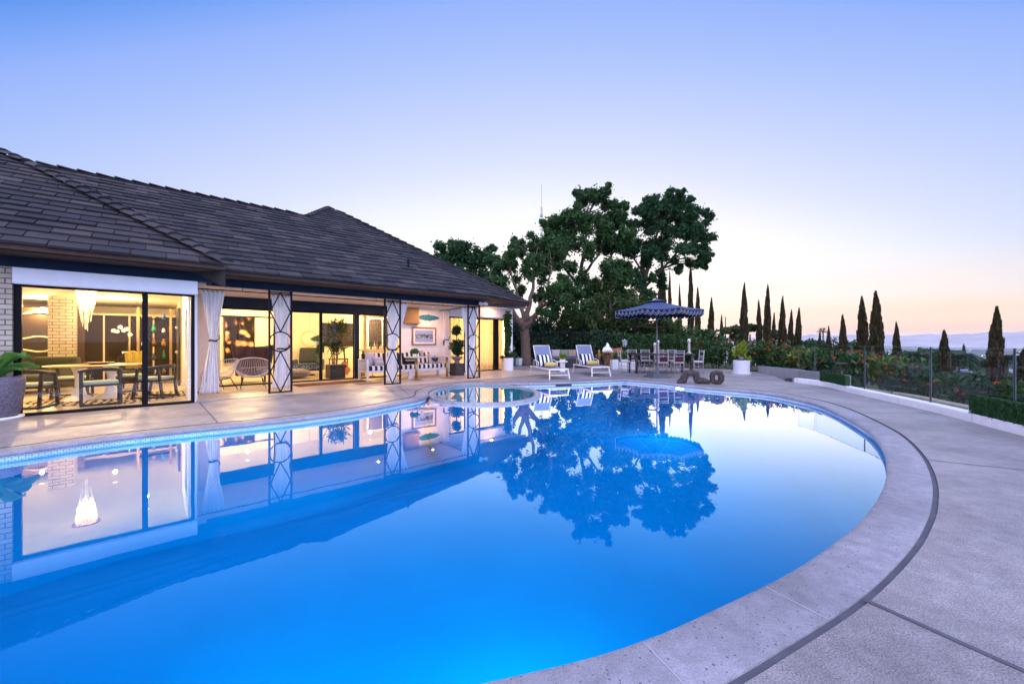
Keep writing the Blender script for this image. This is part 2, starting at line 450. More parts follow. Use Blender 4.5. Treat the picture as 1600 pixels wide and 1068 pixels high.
# thin mortar joints across the coping
cj = MB(); acc = 0
for i in range(n):
    a, b = Vector(OUT[i]), Vector(OUT[(i+1) % n]); acc += (b - a).length
    if acc > .92:
        acc = 0; q_ = ON[i]; d = Vector((q_.y, -q_.x))*.0035
        p, r = a + q_*.004, a + q_*(CW - .03)
        cj.add([(*(p-d),.0015),(*(p+d),.0015),(*(r+d),.0015),(*(r-d),.0015)], [(3,2,1,0)])
struct(cj.build('coping_mortar', mat('mortar_pale', (.40,.385,.40), .8)))
# scored joints of the deck
dj = MB()
def score(p0, p1, wd):
    a, b = Vector(gp(*p0)), Vector(gp(*p1)); d = (b - a).normalized(); q_ = Vector((-d.y, d.x))*wd/2
    dj.add([(*(a-q_),.004),(*(b-q_),.004),(*(b+q_),.004),(*(a+q_),.004)], [(0,1,2,3)])
score((1352,937),(1640,1066),.026); score((1449,718),(1660,741),.014); score((1345,645),(1490,646),.012); score((1215,610),(1275,606),.012)
score((-40,680),(345,645),.012); score((345,645),(440,628),.012); score((312,629),(341,661),.02); score((548,611),(622,624),.012); score((623,603),(640,617),.012)
struct(dj.build('deck_joint', m_gap))
dr = MB()
for px, py, r in ((1308,625,.05),(1535,664,.05)): dr.cyl((*gp(px,py), .002), (*gp(px,py), .006), r, n=16)
# tile band, basin
ZW = -.095
m, nt, p = new_mat('waterline_mosaic')
b = nd(nt, 'ShaderNodeTexBrick', Scale=1.0, offset=.5)
b.inputs['Color1'].default_value = (.58,.60,.62,1); b.inputs['Color2'].default_value = (.44,.48,.54,1); b.inputs['Mortar'].default_value = (.22,.24,.28,1)
b.inputs['Brick Width'].default_value = .05; b.inputs['Row Height'].default_value = .025; b.inputs['Mortar Size'].default_value = .004
nt.links.new(coords(nt, 'UV'), b.inputs['Vector']); nt.links.new(b.outputs[0], p.inputs['Base Color']); p.inputs['Roughness'].default_value = .2
m_tile = m
WI = inset(CW - .045)
L = [0]
for i in range(n): L.append(L[-1] + (Vector(WI[i]) - Vector(WI[(i+1) % n])).length)
tb = MB()
tb.v = [(*WI[i % n], -.05) for i in range(n+1)] + [(*WI[i % n], -.20) for i in range(n+1)]
tb.uv = [(L[i], 0) for i in range(n+1)] + [(L[i], -.15) for i in range(n+1)]
tb.f = [(i, i+1, n+2+i, n+1+i) for i in range(n)]
struct(tb.build('waterline_tile', m_tile))
m, nt, p = new_mat('pool_plaster')
v = coords(nt)
nt.links.new(ramp(nt, noise_tex(nt, v, 1.2, 5), [(.3, (.02,.175,.34)), (.7, (.03,.20,.38))]), p.inputs['Base Color']); p.inputs['Roughness'].default_value = .8
m_plaster = m
bs = MB()
WF = inset(CW + .35)
lv = [(WI, -.20), (WI, -1.15), (inset(CW + .02), -1.3), (inset(CW + .12), -1.42), (WF, -1.5)]
bs.add([(*p, z) for P, z in lv for p in P], [(a*n+i, a*n+(i+1)%n, (a+1)*n+(i+1)%n, (a+1)*n+i) for a in range(len(lv)-1) for i in range(n)])
struct(bs.build('pool_wall', m_plaster, smooth=True))
fl = resample([p for p in WF], .5)
struct(fill([WF[::3]], -1.5, 'pool_floor', m_plaster))
# spa ring
NS = 72
ring_o = [spa_pt(2*math.pi*k/NS, .13) for k in range(NS)]; ring_i = [spa_pt(2*math.pi*k/NS, 0) for k in range(NS)]
def ringp(k): return [spa_pt(2*math.pi*j/NS, k) for j in range(NS)]
sp = MB()
pr = [(.12,-.12),(.13,-.10),(.13,-.062),(.10,-.04),(.04,-.038),(.0,-.046),(-.015,-.065)]
sp.add([(*p, z) for k, z in pr for p in ringp(k)], [(a*NS+i, (a+1)*NS+i, (a+1)*NS+(i+1)%NS, a*NS+(i+1)%NS) for a in range(len(pr)-1) for i in range(NS)])
spa = thing('spa', 'oval spa set into the far house side of the pool behind a low stone rim', 'spa')
sp.build('spa_rim', m_cope, spa, smooth=True)
so_ = MB()
so_.add([(*p, z) for k, z in ((.12,-1.52),(.122,-.12)) for p in ringp(k)], [(i, NS+i, NS+(i+1)%NS, (i+1)%NS) for i in range(NS)]); so_.build('spa_wall', m_plaster, spa, smooth=True)
ss = MB()
pr = [(0,-.06),(0,-.45),(-.38,-.48),(-.40,-.95),(-.7,-1.0)]
ss.add([(*p, z) for k, z in pr for p in ringp(k)], [(a*NS+i, a*NS+(i+1)%NS, (a+1)*NS+(i+1)%NS, (a+1)*NS+i) for a in range(len(pr)-1) for i in range(NS)])
ss.add([(*p,-1.0) for p in ringp(-.7)], [tuple(range(NS))])
m, nt, p = new_mat('spa_plaster'); p.inputs['Base Color'].default_value = (.12,.36,.40,1); p.inputs['Roughness'].default_value = .7
ss.build('spa_basin', m, spa)
WATER_TINT = (.012,.80,.98)
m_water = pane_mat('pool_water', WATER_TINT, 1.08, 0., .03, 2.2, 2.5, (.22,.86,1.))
m_spaw = pane_mat('spa_water', (.42,.84,.93), 1.2, 0., .02, 1.2, 1.5, (.5,.95,1.))
struct(fill([WI, ringp(.125)], ZW, 'pool_water', m_water))
fill([ringp(-.005)], ZW + .015, 'spa_water', m_spaw, spa)
# skimmer mouths under the coping
for px, py, lab in ((789,603.5,'dark skimmer slot in the wall behind the spa'), (905,601.5,'dark skimmer slot under the coping below the loungers')):
    x, y = gp(px, py)
    best = min(range(n), key=lambda i: (WI[i][0]-x)**2 + (WI[i][1]-y)**2)
    c, nn = Vector(WI[best]), ON[best]; a = math.atan2(nn.y, nn.x) - math.pi/2
    mm = MB()
    mm.box(-.27,.27,-.02,.012,-.13,-.06, T(c.x,c.y,0,rz=a))
    tag(mm.build('pool_skimmer', mat('skimmer_black', (.012,.012,.016), .6)), lab, 'skimmer')
# underwater lamps in niches of the pool wall
plens = emit_mat('pool_lamp_lens', (.9,.8,1.), 9.)
def pool_lamp(x, y, z, power, lab, lens=True, col=(.06,.58,1.)):
    best = min(range(n), key=lambda i: (WI[i][0]-x)**2 + (WI[i][1]-y)**2)
    c, nn = Vector(WI[best]), ON[best]
    t = thing('pool_lamp', lab, 'pool lamp', (c.x + nn.x*.02, c.y + nn.y*.02, z), math.atan2(nn.y, nn.x) - math.pi/2)
    mm = MB(); mm.lathe([(.06,0),(.085,.0),(.09,.02),(.06,.03)], 24, M=Matrix.Rotation(R(-90),4,'X')); tr_ = mm.build('trim_ring', mat('steel', (.6,.6,.62), .3, 1., var=.05), t)
    mm = MB(); mm.lathe([(0,.022),(.04,.02),(.06,.01)], 24, M=Matrix.Rotation(R(-90),4,'X')); mm.build('lens', plens, tr_)
    area('pool_light', (0,.06,0), .25, power, col, (R(56),0,0), t).data.spread = R(135)
    return t
PL = 1.0
pool_lamp(*gp(1040,602), -.16, 80*PL, 'lit underwater lamp below the coping in front of the sculpture')
for x, y, pw, wl in ((.6,1.6,140,'directly below the camera'),(-1.6,.9,100,'just left of the camera'),(-4.2,.7,6,'in the middle of the near wall'),(-6.4,1.0,2,'at the shallow left end')):
    pool_lamp(x, y, -.75, pw*PL, 'lit underwater pool lamp ' + wl, col=(.03,.40,1.) if x > 4 else (.03,.66,.85))

# ------------------------------------------------------------------ land
def edge_x(y):
    ys = [-10,0,3.9,5.33,7.2,9.72,11.1,13,16,19,24,60]; xs = [5.2,5.9,6.35,6.83,7.55,8.3,8.78,9.0,10.2,10.4,12,16]
    return float(np.interp(y, ys, xs))
def land(x, y):
    s = (x - edge_x(y))*.93
    r = math.hypot(x, y)
    inside = s < -.1 and y < 19.4 and r < 30
    if inside: return -2.6 if s < -.8 else -2.6 + (s + .8)/.7*2.15
    d1 = max(0., s - 2.6)
    if math.cos(math.atan2(x, y)) < -.1 or x < -14: return -.6
    d2 = max(0., y - 24)*(1 if x > -4 else .35)
    a = -.45 if y < 14 else -.05
    if s > 2.3: a -= .25
    d = d1 if x > 12 or y < 24 else max(min(d1, 60) if x > edge_x(y) else 0, 0) + 0*d2
    d = max(d1, d2*.45 if x < 20 else 0)
    z = a - .16*min(d, 40) - .10*max(0, min(d - 40, 500)) - .02*max(0, min(d - 540, 3000))
    return max(z, -118) + (noise.noise((x*.08, y*.08, 0))*.5 if d > 3 else 0)
radii = [2.5]
while radii[-1] < 24: radii.append(radii[-1] + .55)
while radii[-1] < 13500: radii.append(radii[-1]*1.07)
NA = 230
gm = MB(); angs = [R(-100) + R(360)*i/NA for i in range(NA + 1)]
gm.v = [(r*math.sin(a), r*math.cos(a), land(r*math.sin(a), r*math.cos(a))) for r in radii for a in angs]
W1 = NA + 1
gm.f = [(j*W1+i, (j+1)*W1+i, (j+1)*W1+i+1, j*W1+i+1) for j in range(len(radii)-1) for i in range(NA)]
m, nt, p = new_mat('hillside')
v = coords(nt)
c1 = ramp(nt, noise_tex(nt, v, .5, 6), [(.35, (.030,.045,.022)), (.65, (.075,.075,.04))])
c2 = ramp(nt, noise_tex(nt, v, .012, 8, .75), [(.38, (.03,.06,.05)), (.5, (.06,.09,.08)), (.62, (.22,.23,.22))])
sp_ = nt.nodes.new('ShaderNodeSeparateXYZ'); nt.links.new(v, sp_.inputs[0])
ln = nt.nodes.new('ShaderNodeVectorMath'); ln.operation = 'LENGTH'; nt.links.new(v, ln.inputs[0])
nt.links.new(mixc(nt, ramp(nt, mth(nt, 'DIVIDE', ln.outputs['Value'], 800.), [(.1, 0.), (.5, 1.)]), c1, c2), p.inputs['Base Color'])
p.inputs['Roughness'].default_value = 1; p.inputs['Specular IOR Level'].default_value = .1
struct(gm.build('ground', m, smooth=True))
# mountains beyond the valley
NM = 220
ma = [R(-20) + R(100)*i/NM for i in range(NM + 1)]
def mh(i, k):
    a = ma[i]
    h = 60 + 130*noise.fractal((a*7 + k*9, k*3.1, 0), .9, 2.1, 6) + 50*math.sin(a*6 + k*2) + (30 if k else 0)
    return h
m_mt = mat('mountain_slope', (.50,.46,.47), 1., var=.3, scale=.002, bmp=0, spec=0)
def mrange(k, dist, base, name):
    mm = MB(); rows = 7
    for j in range(rows):
        f = j/(rows - 1)
        for i in range(NM + 1):
            a = ma[i]; r = dist + 1500*f
            z = -125 + (base*.8 + max(25, mh(i, k)*.8) + 125)*math.sin(f*math.pi/2)**1.2*(1 - .0*f)*(1 + .12*noise.noise((a*60, f*5, k)))
            mm.v.append((r*math.sin(a), r*math.cos(a), z))
    mm.f = [(j*W2+i, j*W2+i+1, (j+1)*W2+i+1, (j+1)*W2+i) for j in range(rows-1) for i in range(NM) for W2 in (NM+1,)]
    struct(mm.build(name, m_mt, smooth=True))
mrange(0, 9500, 20, 'hills'); mrange(1, 11600, 110, 'mountains')
# lights and pale roofs of the city on the valley floor
cl = MB(); cr = MB()
for k in range(1500):
    a = R(rnd.uniform(10, 58)); r = 900*math.exp(rnd.random()*2.25); x, y = r*math.sin(a), r*math.cos(a)
    z = land(x, y); s = r*.0011*rnd.uniform(.5, 1.)
    if rnd.random() < .35: cl.box(x-s*.5, x+s*.5, y-s*.5, y+s*.5, z+2, z+2+s)
    else: cr.box(x-s*2.2, x+s*2.2, y-s*2, y+s*2, z, z+s*1.4)
struct(cl.build('city_lights', emit_mat('city_lamp', (1.,.85,.65), 2.2)), 'stuff')
struct(cr.build('city_buildings', mat('far_plaster', (.42,.44,.46), .9, var=.3, scale=.01, bmp=0, island=.5)), 'stuff')
# ------------------------------------------------------------------ house shell
V1, V2, VS = 10.48, 13.55, 11.05      # front room wall, recessed wall, line of porch posts
UE = 12.07                             # far end of the house
house = thing('house', 'single storey house with dark tiled hip roof and lit glass doors beside the pool', 'house', (0,0,0), AH)
m_stucco = mat('cream_stucco', (.74,.66,.58), .85, var=.06, bmp=.5, bscale=90)
m_white = mat('white_paint', (.86,.85,.84), .5, var=.04, bmp=.05)
m_navy = mat('navy_fascia', (.010,.020,.042), .7, var=.2, bmp=.05, spec=.15)
m_black = mat('black_frame', (.004,.0045,.006), .6, var=.2, bmp=0, spec=.15)
m_iron = mat('black_iron', (.006,.0065,.009), .6, var=.3, bmp=.1, spec=.2)
m_in = mat('room_cream', (.82,.71,.47), .8, var=.04, bmp=.05)
m_floor = mat('room_floor', (.52,.43,.33), .35, var=.12, scale=3)
m_dark = mat('dark_wood', (.018,.011,.007), .4, var=.35, scale=14, bmp=.1)
m_brown = mat('brown_eave', (.060,.030,.018), .8, var=.25, scale=10)
m_glass = pane_mat('window_glass', (.97,.97,.95), 1.22)
m_brick = brick_mat('cream_brick', (.58,.49,.38), (.47,.39,.30), (.12,.10,.08), .24, .085, .008)
def part(name, m, fn=None, parent=house, **k):
    b = MB(); fn(b); return b.build(name, m, parent, **k)
def boxes(name, m, lst, parent=house, **k):
    if name == 'wall' and len(lst) > 1:              # every stretch of wall is a part of its own
        return [boxes(name, m, [x], parent, **k) for x in lst]
    b = MB()
    for x in lst: b.box(*x)
    return b.build(name, m, parent, **k)
u = lambda px: hu(px, V2)
d1a, d1b = u(344), u(428)
d2a, d2b = u(455), u(553)
wa, wb = u(561), u(627)
e1a, e1b = u(701), u(727)
e2a, e2b = u(744), u(791)
ZD, ZC = 2.22, 2.46
# walls
boxes('brick_pillar', m_brick, [(-3.6,-1.81,V1-.08,V1+.35,0,2.49)])
boxes('wall', m_stucco, [(-1.81,.60,V1,V1+.12,2.25,2.50)]); boxes('wall', m_stucco, [(-9,-3.6,V1,V1+.15,0,2.5)])
boxes('wall', m_white, [(.505,.585,V1+.06,V1+.32,.0,2.25), (.47,.62,V1+.32,V2+.1,0,.75), (.47,.62,V1+.32,V2+.1,2.0,2.5), (.47,.62,V1+.32,V1+.7,.75,2.0), (.47,.62,V1+1.7,V2+.1,.75,2.0)])
boxes('wall', m_stucco, [(.585,d1a,V2,V2+.14,0,2.52), (d1b+.03,d2a-.03,V2,V2+.14,0,2.52), (d2b+.02,wa,V2,V2+.14,0,ZD)], bevel=.004)
boxes('wall', m_white, [(wb,e1a,V2,V2+.14,0,2.75), (e1b,e2a-.04,V2,V2+.14,0,2.75), (e2b+.02,UE,V2,V2+.14,0,2.75), (e1a,e2b+.02,V2,V2+.14,2.27,2.75),
                        (UE-.14,UE,V2+.14,20,0,2.75)], bevel=.004)
boxes('door_header', m_navy, [(d1a-.05,d1b+.05,V2-.03,V2+.12,ZD,2.50), (d2a-.05,wb,V2-.03,V2+.12,ZD,2.50), (d2b+.02,wa,V2-.03,V2,0,ZD)], bevel=.004)
# floor and ceilings
boxes('floor', m_floor, [(-9,UE-.14,V1+.12,20,.004,.012)])
boxes('ceiling', m_in, [(-9,.60,V1+.12,20,ZC,ZC+.04), (.60,UE-.14,V2+.14,20,ZC,ZC+.04)])
boxes('wall', m_in, [(-9,UE,19.4,19.5,0,ZC), (-9.1,-9,V1,20,0,ZC), (8.75,8.85,V2+.14,19.4,0,ZC)])
boxes('wall', m_in, [(.47,.60,15.6,19.4,0,ZC)])
boxes('porch_ceiling', mat('porch_ceiling_paint', (.66,.58,.52), .8, var=.05, bmp=.1), [(.62,8.45,11.0,V2,2.52,2.55), (8.45,UE+.2,12.95,V2,2.76,2.79)])
# beams under the eaves
boxes('beam', m_navy, [(-9,.86,V1-.12,V1,2.49,2.66)], bevel=.006)
boxes('beam', m_navy, [(.80,8.42,10.98,11.12,2.50,2.66), (.78,.86,V1,10.98,2.50,2.66), (8.34,8.42,11.12,13.0,2.52,2.72)], bevel=.006)
boxes('beam', mat('weathered_grey', (.20,.17,.17), .8, var=.3, scale=14), [(8.42,UE+.25,12.93,13.02,2.72,2.88)], bevel=.006)
# roller shades over the doors
def shade(u0, u1, v, z0, z1, d=.13):
    boxes('roller_shade', mat('shade_white', (.78,.77,.80), .7, var=.03, bmp=.05), [(u0,u1,v-d,v,z0,z1)], bevel=.008)
shade(-1.80, .60, V1-.005, 2.215, 2.485)
shade(e2a-.1, UE-.25, V2-.004, 2.30, 2.60, .10); shade(e1a-.02, e1b+.02, V2-.004, 2.30, 2.60, .08)
# sliding doors
def sliding(u0, u1, v, z1, mulls, handle=None, jamb=.08, name='sliding_door', mw=.085):
    fr = boxes(name, m_black, [(u0-jamb,u0,v-.02,v+.07,.0,z1), (u1,u1+jamb*.7,v-.02,v+.07,.0,z1), (u0,u1,v-.02,v+.07,z1-.055,z1), (u0,u1,v-.06,v+.07,.0,.045)] +
               [(m-mw/2,m+mw/2,v-.015,v+.065,.045,z1-.055) for m in mulls], bevel=.003)
    es = [u0] + list(mulls) + [u1]
    for i, (a, b) in enumerate(zip(es[:-1], es[1:])):
        boxes('pane', m_glass, [(a+(.0 if i == 0 else mw/2), b-(mw/2 if i < len(mulls) else 0), v+.02+.012*(i%2), v+.021+.012*(i%2), .045, z1-.055)], fr)
    if handle is not None: boxes('handle', m_black, [(handle-.015,handle+.015,v-.06,v-.015,.92,1.12)], fr, bevel=.004)
    return fr
sliding(-1.72, .50, V1+.02, 2.235, [-.195], None, .085)
sliding(d1a, d1b, V2+.03, ZD, [])
sliding(d2a, d2b, V2+.03, ZD-.0, [u(502)], u(504)+.03)
sliding(wa, wb, V2+.03, ZD, [], None, .03)
sliding(e1a, e1b, V2+.03, 2.27, [], None, .04)
sliding(e2a, e2b, V2+.03, 2.27, [u(776)], u(771), .07, mw=.26)

# ------------------------------------------------------------------ roof
m, nt, p = new_mat('roof_tile')
g = nt.nodes.new('ShaderNodeNewGeometry'); v = coords(nt)
col = ramp(nt, g.outputs['Random Per Island'], [(0, (.019,.018,.022)), (.4, (.031,.028,.032)), (.75, (.050,.043,.044)), (.9, (.072,.061,.060)), (1, (.024,.025,.033))])
col = mixc(nt, .75, col, ramp(nt, noise_tex(nt, v, 3, 6, .7), [(.3, (.5,.5,.5)), (.7, (1.25,1.2,1.15))]), 'MULTIPLY')
nt.links.new(col, p.inputs['Base Color']); p.inputs['Roughness'].default_value = .78; p.inputs['Specular IOR Level'].default_value = .35
bump(nt, p, noise_tex(nt, v, 30, 5, .75), .65, .02); m_tileroof = m
def roof_plane(poly, i0=0, i1=1, row=.33, wd=.48, lift=.043, name='roof', parent=house):
    P = [Vector(q) for q in poly]
    e = (P[i1] - P[i0]).normalized(); nn = None
    for k in range(2, len(P)):
        c = e.cross(P[k] - P[i0])
        if c.length > .2: nn = c.normalized(); break
    if nn.z < 0: nn = -nn
    wv = nn.cross(e)
    if wv.z < 0: wv = -wv
    O = P[i0]
    Q = [((q - O).dot(e), (q - O).dot(wv)) for q in P]
    def span(b):
        xs = []
        for i in range(len(Q)):
            (x0, y0), (x1, y1) = Q[i], Q[(i+1) % len(Q)]
            if (y0 <= b) != (y1 <= b): xs.append(x0 + (x1 - x0)*(b - y0)/(y1 - y0))
        xs.sort(); return [(xs[k], xs[k+1]) for k in range(0, len(xs) - 1, 2)]
    base = MB(); k = len(P)
    base.add([q for q in P] + [q - Vector((0,0,.10)) for q in P], [tuple(range(k)), tuple(range(2*k-1,k-1,-1))] + [(i,(i+1)%k,k+(i+1)%k,k+i) for i in range(k)])
    slab = base.build(name, m_brown, parent)
    t = MB(); top = max(y for x, y in Q); r = 0
    b0 = -.05
    while b0 < top - .03:
        lo_s, hi_s = span(max(b0, .003)), span(min(b0 + row, top - .004))
        if lo_s:
            for si, (a0, a1) in enumerate(lo_s):
                c0, c1 = hi_s[si] if si < len(hi_s) else ((a0+a1)/2,)*2
                x = a0 - wd*((r*.5 + rnd.random()*.12) % 1)
                while x < a1:
                    xa, xb = max(x, a0), min(x + wd - .018, a1)
                    if xb - xa > .03:
                        ua, ub = (max(xa, c0), min(xb, c1)) if hi_s else (xa, xb)
                        if ub <= ua: ua = ub = min(max((xa+xb)/2, c0), c1)
                        j = rnd.uniform(-.012,.012); l = lift + rnd.uniform(-.012,.012)
                        pt_ = lambda xx, bb, h: O + e*xx + wv*bb + nn*h
                        t.add([pt_(xa,b0+j,.004), pt_(xb,b0+j,.004), pt_(xb,b0+j,l), pt_(xa,b0+j,l), pt_(ub,b0+row+.03,.010), pt_(ua,b0+row+.03,.010)],
                              [(0,1,2,3),(3,2,4,5),(0,3,5),(1,4,2)])
                    x += wd
        b0 += row; r += 1
    t.build('roof_tiles', m_tileroof, slab)
    return slab
SL = .55
zp = lambda v: 2.78 + SL*(v - 10.35)
VR = 15.95
PK = (5.55, 18.17, zp(18.17)); A_ = (8.12, 10.35, 2.78); C_ = (12.7, 13.1, 3.02); RE = (4.1, VR, zp(VR))
main = roof_plane([(.2,10.35,2.78), A_, PK, RE, (-4.5,VR,zp(VR)), (-4.5,10.9,zp(10.9)), (.2,10.9,zp(10.9))])
roof_plane([A_, C_, PK])
back = MB()
back.add([RE, (-4.5,VR,zp(VR)), (-4.5,21.6,2.7), (4.1,21.6,2.7), PK, (5.0,24,3.4), (12.7,24,3.0), C_, (9,20,5.0)], [(0,1,2,3),(4,0,3,5),(4,5,6,7)])
back.build('roof', m_tileroof, house)
zw = lambda v: 2.78 + SL*(v - 9.7)
HD = (.98, 9.7, 2.78); HE = (-2.3, 14.45, zw(14.45)); HF = (-3.1, 15.35, zw(15.35))
wing = roof_plane([(-9,9.7,2.78), HD, HE, HF, (-4.6,18.0,zw(18.0)), (-9,18.0,zw(18.0))])
sk = MB()                                     # cheek between the front wing and the main roof
for a, b in ((HD, HE), (HE, HF), (HF, (-4.6,18,zw(18)))):
    sk.add([a, b, (b[0]+.02,b[1],b[2]-.8), (a[0]+.02,a[1],a[2]-.45)], [(0,1,2,3)])
sk.build('roof', m_tileroof, house)
def caps(a, b, parent, r=.105, step=.36, name='ridge_cap'):
    a, b = Vector(a), Vector(b); d = b - a; L_ = d.length; k = int(L_/step); t = MB(); d.normalize()
    s = d.cross(Vector((0,0,1))).normalized(); up = s.cross(d)
    for i in range(k):
        p0 = a + d*(i*step - .03); p1 = a + d*((i+1)*step)
        vs = []
        for p, rr, lf in ((p0, r*1.08, .035), (p1, r*.95, .0)):
            for an in (-70,-35,0,35,70):
                vs.append(p + s*math.sin(R(an))*rr*1.1 + up*(math.cos(R(an))*rr*.75 - .02 + lf))
        t.add(vs, [(j, j+1, j+6, j+5) for j in range(4)] + [(0,1,2,3,4)])
    t.build(name, m_tileroof, parent)
up_ = lambda p, k=.02: (p[0], p[1], p[2] + k)
caps(up_(HD,.03), up_(HE,.03), wing, .15); caps(HE, HF, wing, .15); caps((-4.5,VR,zp(VR)), RE, main); caps(RE, PK, main); caps(C_, PK, main)
# soffits
boxes('soffit', m_brown, [(-9,.9,9.78,V1-.12,2.672,2.69)])
boxes('soffit', m_brown, [(.86,8.3,10.42,10.98,2.672,2.69)])
sf = MB(); sf.add([(8.3,10.5,2.70),(8.12,10.42,2.67),(12.6,13.15,2.92),(12.6,V2+.3,2.92),(8.42,V2,2.80),(8.42,11.0,2.70)], [(0,1,2,3,4,5)])
sf.build('soffit', m_brown, house)
gt = MB(); gt.bar((8.12,10.40,2.69),(12.66,13.14,2.91),.04,.08); gt.build('fascia', m_brown, house)
gt = MB(); gt.bar((-9,9.78,2.69),(.93,9.78,2.69),.03,.07); gt.bar((.93,9.78,2.69),(.93,10.40,2.69),.03,.07); gt.bar((.93,10.42,2.69),(8.12,10.42,2.69),.03,.07); gt.build('fascia', m_brown, house)
# roof furniture
vt = MB(); q0 = w2h(*pt(543,345,17.6)[:2]); zz = pt(543,345,17.6)[2]
vt.box(q0[0]-.1,q0[0]+.1,q0[1]-.1,q0[1]+.1,zz-.5,zz+.12); vt.box(q0[0]-.14,q0[0]+.14,q0[1]-.14,q0[1]+.14,zz+.12,zz+.17); vt.build('roof_vent', m_black, house)
q1 = w2h(*pt(638,440,13.0)[:2]); z1 = zp(q1[1]); vp = MB(); vp.cyl((*q1,z1-.1),(*q1,z1+.28),.035); vp.build('vent_pipe', m_black, house)
# lamps recessed in the porch ceiling and in the rooms
warm = (1., .69, .32)
m_lens = emit_mat('downlight_lens', (1.,.80,.5), 3.)
def downlight(uu, vv, z, power, r=.055, size=.03, spread=None):
    t = MB(); t.lathe([(r*.75,z-.001),(r,z-.012),(r*1.35,z-.010),(r*1.4,z)], 18, (uu,vv)); o = t.build('downlight', m_white, house)
    t = MB(); t.lathe([(0,z-.006),(r*.75,z-.005)], 16, (uu,vv)); t.build('lens', m_lens, o)
    if power > 40:                                   # room lamps hang a little lower and light the ceiling too
        d = bpy.data.lights.new('downlight_lamp', 'POINT'); d.energy = power; d.color = warm; d.shadow_soft_size = .03
        l = bpy.data.objects.new('downlight_lamp', d); C.objects.link(l); l.parent = o; l.location = (uu,vv,z-.30)
    elif power: area('downlight_lamp', (uu,vv,z-.02), size, power, (1.,.47,.22), (0,0,0), o)
PP = 9.
for uu, vv, k in ((2.4,12.5,1.8),(5.4,12.7,2.8),(7.5,12.8,3.6)): downlight(uu, vv, 2.52, PP*k)
downlight(10.6, 13.25, 2.76, 18)
RP = 205.
for uu, vv, k in ((-2.6,12.0,1),(-.9,15.6,1),(-.2,12.6,.6),(-2.4,16.8,1)): downlight(uu, vv, ZC, RP*k)
for uu, vv, k in ((2.2,15.6,1.5),(6.3,15.6,1.6),(3.1,17.6,1.),(6.0,17.6,1)): downlight(uu, vv, ZC, RP*k)
for uu, vv, k in ((10.0,15.0,1.7),(11.2,15.2,1.7)): downlight(uu, vv, ZC, RP*k)
# closed curtains behind the far doors, lit from the room
def drape(u0, u1, v, z0, z1, m, folds=14, amp=.035, parent=house, name='drape'):
    b = MB(); b.grid(lambda a, c: (u0 + (u1-u0)*a, v + amp*math.sin(a*folds*2*math.pi + .6*math.sin(c*3)) , z0 + (z1-z0)*c), folds*10, 6)
    return b.build(name, m, parent, smooth=True, solid=.004)
m_sheer = cloth_mat('sheer_cream', (.86,.78,.60), .55)
drape(e2a, e2b, V2+.28, .03, 2.3, m_sheer, 12); drape(e1a-.1, e1b+.1, V2+.28, .03, 2.3, m_sheer, 5)
def ht(name, label, cat, uu, vv, z=0., rot=0., group=None): return thing(name, label, cat, (*hw(uu, vv), z), AH + rot, group)
# ------------------------------------------------------------------ porch screens
def circle(cx, cz, r, n=28, y=0): return [(cx + r*math.cos(2*math.pi*k/n), y, cz + r*math.sin(2*math.pi*k/n)) for k in range(n)]
def make_screen(uu, label):
    t = ht('lattice_screen', label, 'screen', uu, VS, 0, 0, 'black iron porch screens'); W, H = .475, 2.50; w_ = .042
    for x in (-W/2, W/2):
        b = MB(); b.box(x-w_/2, x+w_/2, -w_/2, w_/2, .0, H); b.build('post', m_iron, t)
    for z in (.015, H-.06): b = MB(); b.box(-W/2+w_/2, W/2-w_/2, -.012, .012, z, z+.03); b.build('rail', m_iron, t)
    zt = lambda f: .03 + (H - .06)*(1 - f)
    for za, zb, nm in ((zt(0), zt(.40), 'diamond'), (zt(.595), zt(1.0), 'diamond')):
        zm = (za + zb)/2; b = MB()
        q = [(0,0,za), (W/2-w_/2,0,zm), (0,0,zb), (-W/2+w_/2,0,zm)]
        for i in range(4): b.bar(q[i], q[(i+1) % 4], .025, .022, (0,1,0))
        b.build(nm, m_iron, t)
    b = MB(); b.tube(circle(0, (zt(.40)+zt(.595))/2, (zt(.40)-zt(.595))/2), .0155, 8, True); b.build('ring', m_iron, t, smooth=True)
    return t
make_screen(2.235, 'black iron screen of diamonds and a ring nearest the dining room'); make_screen(5.13, 'black iron screen of diamonds and a ring in front of the striped sofa')
make_screen(8.06, 'black iron screen of diamonds and a ring farthest from the dining room, by the topiary')
